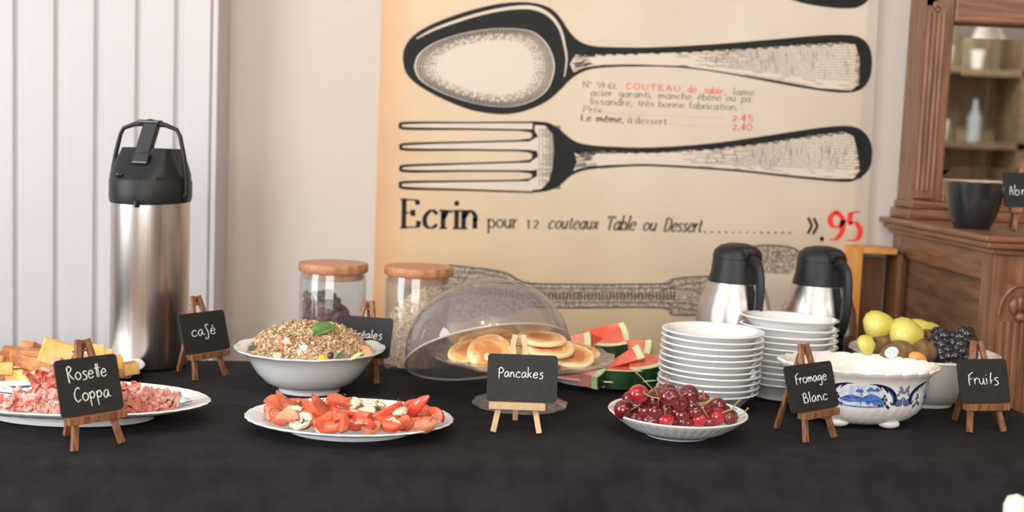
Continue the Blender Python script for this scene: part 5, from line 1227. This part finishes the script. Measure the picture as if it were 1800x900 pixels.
# ================================================================== FRUIT BOWL
pf_ = pos(1617, 1.872)
t = thing('fruit_bowl', 'white round bowl of pears, kiwis and black grapes at the right', 'bowl', pf_)
G().lathe([(.046, 0), (.050, 0), (.052, .005), (.070, .012), (.092, .030), (.106, .052), (.114, .072), (.1185, .082), (.1205, .0845), (.1195, .087), (.116, .0855), (.110, .073), (.101, .053), (.088, .034), (.066, .018), (.001, .014)], 96).build('bowl_body', CREAMW, t)
PEAR = mat('pear_skin', (.62, .52, .09), .35, col2=(.72, .62, .16), ns=25, coat=.2); KIWI = mat('kiwi_skin', (.15, .08, .03), .8, col2=(.24, .14, .06), ns=60, bump=.4, bs=300); BRN = mat('pear_stem', (.05, .03, .02), .7)
def fb(x, y): return (1490 + x / 6.43, 530 + y / 6.43)
def pear(x0, y0, x1, y1, Y_, s, label, tip=True):
    """big end at (x0,y0), stalk end at (x1,y1)"""
    A = at_y(*fb(x0, y0), Y_); B = at_y(*fb(x1, y1), Y_ - .012); L_ = (B - A).length; t = thing('pear', label, 'pear', (A + B) / 2, 0)
    t.rotation_euler = (B - A).to_track_quat('Z', 'Y').to_euler(); h = L_
    G().lathe([(.0001, -h * .5), (s * .5, -h * .47), (s * .88, -h * .33), (s, -h * .12), (s * .93, h * .08), (s * .70, h * .27), (s * .48, h * .40), (s * .25, h * .48), (.0001, h * .5)], 28, lambda a, j, r_, z: 1 + .03 * sin(2 * a + 1)).build('fruit', PEAR, t, auto=False)
    if tip: G().tube([(0, 0, h * .47), (.001, 0, h * .53), (.002, 0, h * .57)], [.0042, .0036, .0048], 8).build('stalk', BRN, t)
pear(180, 300, 530, 240, 1.86, .0265, 'yellow pear lying on top at the left of the fruit bowl')
pear(470, 380, 865, 375, 1.835, .0300, 'large yellow pear in the middle of the fruit bowl')
pear(620, 330, 1000, 320, 1.885, .0200, 'yellow pear behind the large middle pear')
pear(140, 520, 300, 440, 1.80, .0170, 'small greenish pear low at the left rim of the fruit bowl')
pear(830, 290, 1040, 300, 1.93, .010, 'thin end of a pear showing above the grapes', False)
def fruit(name, x, y, Y_, r_, sc, m, label, cat):
    p = at_y(*fb(x, y), Y_); o = G().ball((0, 0, 0), r_, 20, 14, sc).build(name, m, loc=p, auto=False); o.rotation_euler = (0, R(15), R(20)); return tag(o, label, cat)
fruit('kiwi', 600, 585, 1.80, .022, (1.2, 1, .95), KIWI, 'brown kiwi at the bowl rim right of the round sticker', 'kiwi')
fruit('kiwi', 400, 500, 1.84, .020, (1.2, 1, .95), KIWI, 'brown kiwi in the shade under the topmost pear', 'kiwi')
fruit('kiwi', 830, 565, 1.815, .022, (1.2, 1, .95), KIWI, 'brown kiwi between the large pear and the black grapes', 'kiwi')
fruit('kiwi', 900, 455, 1.86, .022, (1.2, 1, .95), KIWI, 'brown kiwi behind, beside the top of the grapes', 'kiwi')
fruit('apricot', 790, 640, 1.775, .012, (1.3, 1, .8), mat('apricot_skin', (.82, .36, .10), .5), 'orange apricot peeping over the front rim of the fruit bowl', 'apricot')
kw = thing('sticker_fruit', 'kiwi with a white oval sticker at the front rim of the fruit bowl', 'kiwi', at_y(*fb(480, 600), 1.79)); G().ball((0, 0, 0), .0155, 20, 14, (1.2, 1, 1)).build('fruit', KIWI, kw, auto=False)
sk = G().lathe([(.0001, .0004), (.0108, .0002), (.0110, 0)], 24, sy=.78).build('sticker', mat('sticker_white', (.82, .82, .78), .5), kw); sk.location = (-.003, -.0150, .006); sk.rotation_euler = (R(72), R(-25), 0)
g = G(); [g.ball((.004 * cos(q), .003 * sin(q), .0006), .0012, 6, 4) for q in (0, 1.3, 2.6, 3.9, 5.2)]; g.build('sticker_emblem', mat('sticker_green', (.10, .28, .25), .5), sk)
GRP = mat('black_grape', (.006, .005, .010), .16, col2=(.014, .011, .022), ns=30, coat=.5)
gb = thing('grape_bunch', 'bunch of glossy black grapes heaped at the right of the fruit bowl', 'grapes', pf_ + Vector((.045, -.01, .085)))
rr = random.Random(17); gd = None; cnt_ = 0
gp_ = [(1080,385,.0),(1180,400,.004),(1010,350,.01),(1345,365,.0),(1260,400,.002),(1330,450,-.004),(1185,470,-.004),(1050,490,-.008),(950,470,-.002),(1140,550,-.016),(1040,580,-.018),(960,560,-.012),(1230,540,-.014),(1300,570,-.018),(1390,540,-.008),(1400,440,.0),(1130,620,-.02),(1210,620,-.022),(1330,630,-.02),(1270,480,-.01),(1100,450,-.004),(1010,420,.0),(1400,600,-.014),(970,630,-.014),(1370,350,.006),(1300,345,.004),(1050,640,-.02),(1420,500,.004),(900,500,.0),(1160,440,.0)]
for x, y, dy in gp_ + [(1000 + 80 * k_, 480 + 30 * (k_ % 3), .03) for k_ in range(6)]:
    p = at_y(*fb(x, y), 1.835 + dy) - gb.location
    if gd is None: gd = G().ball((0, 0, 0), .0108, 16, 12, (1, 1, 1.12)).build('grape', GRP, gb, auto=False); o = gd
    else: o = gd.copy(); COL.objects.link(o)
    o.location = p; o.rotation_euler = (rr.uniform(0, 3), rr.uniform(0, 3), 0); s = rr.uniform(.9, 1.12); o.scale = (s, s, s)
G().tube([(-.02, .01, -.01), (0, .012, .008), (.03, .01, .012)], .002, 6).build('stalk', mat('grape_stalk', (.2, .16, .06), .7), gb)

# ================================================================== BLACK BOWL ON THE LEDGE
p = pos(1708, 2.12, LZ + .0005); t = thing('black_bowl', 'deep glossy black bowl standing on the sideboard ledge before the mirror', 'bowl', p)
DARKG = mat('black_glaze', (.014, .016, .020), .22, coat=.4)
G().lathe([(.026, 0), (.031, 0), (.033, .003), (.041, .020), (.047, .045), (.0515, .072), (.0525, .084), (.051, .085), (.0495, .072), (.045, .045), (.038, .022), (.001, .008)], 64).build('bowl_body', DARKG, t)
# glasses and bottles by the mirror are its reflections of the bar shelf below

# ================================================================== BAR SHELF (seen in the mirror)
sx, sy = 2.35, -1.35
SW = wood('bar_wood', (.16, .11, .065), (.28, .20, .12), .5, (2, 2, 14)); 
t = thing('bar_shelf', 'dark wooden bar shelf across the room, seen in the sideboard mirror', 'shelf', (sx, sy, 0))
for x in (-1.1, -.38, .38, 1.1): G().box((x, -.15, 1.2), (.05, .30, 2.4)).build('upright', SW, t, smooth=False)
for z in (.9, 1.27, 1.66, 2.1): G().box((0, -.15, z), (2.2, .30, .035)).build('shelf_board', SW, t, smooth=False)
g = G()
for q in range(11): G().box((-1.0 + q * .2, -.31, 1.2), (.19, .02, 2.4)).build('back_plank', wood('back_plank_wood', (.28, .22, .14), (.42, .34, .23), .6, (6, 6, 1)), t, smooth=False)
BG = [glass('bottle_green_glass', (.45, .75, .62), 1.5, .25, dcol=(.5, .75, .68)), glass('bottle_clear_glass', (.8, .88, .95), 1.5, .45, dcol=(.78, .86, .95)), mat('white_ceramic', (.8, .82, .85), .2)]
rr = random.Random(2); cols = ('green glass', 'clear glass', 'white')
wh = {.9: 'lowest', 1.27: 'second lowest', 1.66: 'upper', 2.1: 'highest'}
for z in (.9, 1.27, 1.66):
    for q in range(13):
        x = -.98 + q * .163 + rr.uniform(-.02, .02); k_ = rr.choice((0, 1, 1, 2, 2)); h = rr.uniform(.18, .29) if k_ < 2 else .11; w_ = .036
        if abs(x + .38) < .08 or abs(x - .38) < .08: x += .1
        pr = [(.001, 0), (w_, 0), (w_, h * .6), (w_ * .4, h * .78), (w_ * .35, h), (.001, h)] if k_ < 2 else [(.001, 0), (w_ * .8, 0), (w_ * 1.1, h), (w_, h), (w_ * .7, .01), (.001, .01)]
        o = G().lathe(pr, 20).build('bottle' if k_ < 2 else 'cup', BG[k_], loc=(sx + x, sy - .13, z + .0175))
        tag(o, '%s %s, %s from the mirror-side end of the %s bar shelf' % (cols[k_], 'bottle' if k_ < 2 else 'cup', ORD[12 - q], wh[z]), 'bottle' if k_ < 2 else 'cup', 'bottles and cups on the bar shelf')

# ================================================================== WHITE CHAIR at the lower right corner
pc_ = at_y(1787, 889, 1.22)
WP = mat('white_gloss_paint', (.82, .78, .72), .25, coat=.3)
t = thing('white_chair', 'white painted chair, only its rounded post top showing at the lower right corner', 'chair', (pc_.x, pc_.y, 0)); hz = pc_.z
for x in (0, .36):
    G().lathe([(.001, 0), (.012, 0), (.014, .1), (.014, hz - .05), (.009, hz - .035), (.0135, hz - .012), (.0138, hz), (.0105, hz + .009), (.0001, hz + .0135)], 24, ox=x).build('back_post', WP, t)
    G().lathe([(.001, 0), (.011, 0), (.015, .43), (.001, .43)], 16, ox=x, oy=-.38).build('front_leg', WP, t)
for z in (.62, hz - .08): G().box((.18, 0, z), (.34, .014, .05)).build('back_rail', WP, t, smooth=False, bevel=.004)
G().box((.18, -.19, .445), (.40, .42, .03)).build('seat', WP, t, smooth=False, bevel=.008)

# ================================================================== ADDED BAR LAMPS, CEILING SPOTS
for i, x in enumerate((1.6, 2.3, 3.0)):  # pendants added to brighten the bar shelf reflected in the mirror
    t = thing('added_bar_lamp', 'added white pendant lamp brightening the bar shelf, %s of three' % ('nearest the middle of the room', 'second', 'farthest right')[i], 'lamp', (x, -.75, 2.8))
    G().tube([(0, 0, 0), (0, 0, -.45)], .003, 6).build('cord', BLACKP, t)
    G().lathe([(.02, -.44), (.05, -.46), (.09, -.56), (.088, -.56), (.048, -.465), (.001, -.45)], 28).build('shade', WP, t)
    G().ball((0, 0, -.53), .03, 14, 10).build('bulb', mat('added_bar_bulb', (1, .93, .82), .5, emit=14), t)
    l = bpy.data.lights.new('added_bar_light', 'POINT'); l.energy = 16; l.color = (1, .92, .8); l.shadow_soft_size = .03
    o = bpy.data.objects.new('added_bar_light', l); COL.objects.link(o); o.parent = t; o.location = (0, 0, -.60)
for i, (x, y) in enumerate(((-.35, .35), (.0, .25), (.35, .35))):
    t = thing('ceiling_spot', 'small ceiling spotlight above the room, %s of three' % ('leftmost', 'middle', 'rightmost')[i], 'lamp', (x, y, 2.8))
    G().lathe([(.001, -.09), (.045, -.09), (.045, -.02), (.02, 0), (.001, 0)], 24).build('housing', WP, t)
    G().lathe([(.001, -.093), (.036, -.093), (.036, -.0905)], 20).build('bulb', mat('bulb_glow', (1, .9, .75), .5, emit=30), t)
    l = bpy.data.lights.new('spot_lamp', 'POINT'); l.energy = 11; l.color = (1, .88, .72); l.shadow_soft_size = .035
    o = bpy.data.objects.new('spot_lamp', l); COL.objects.link(o); o.parent = t; o.location = (0, 0, -.14)
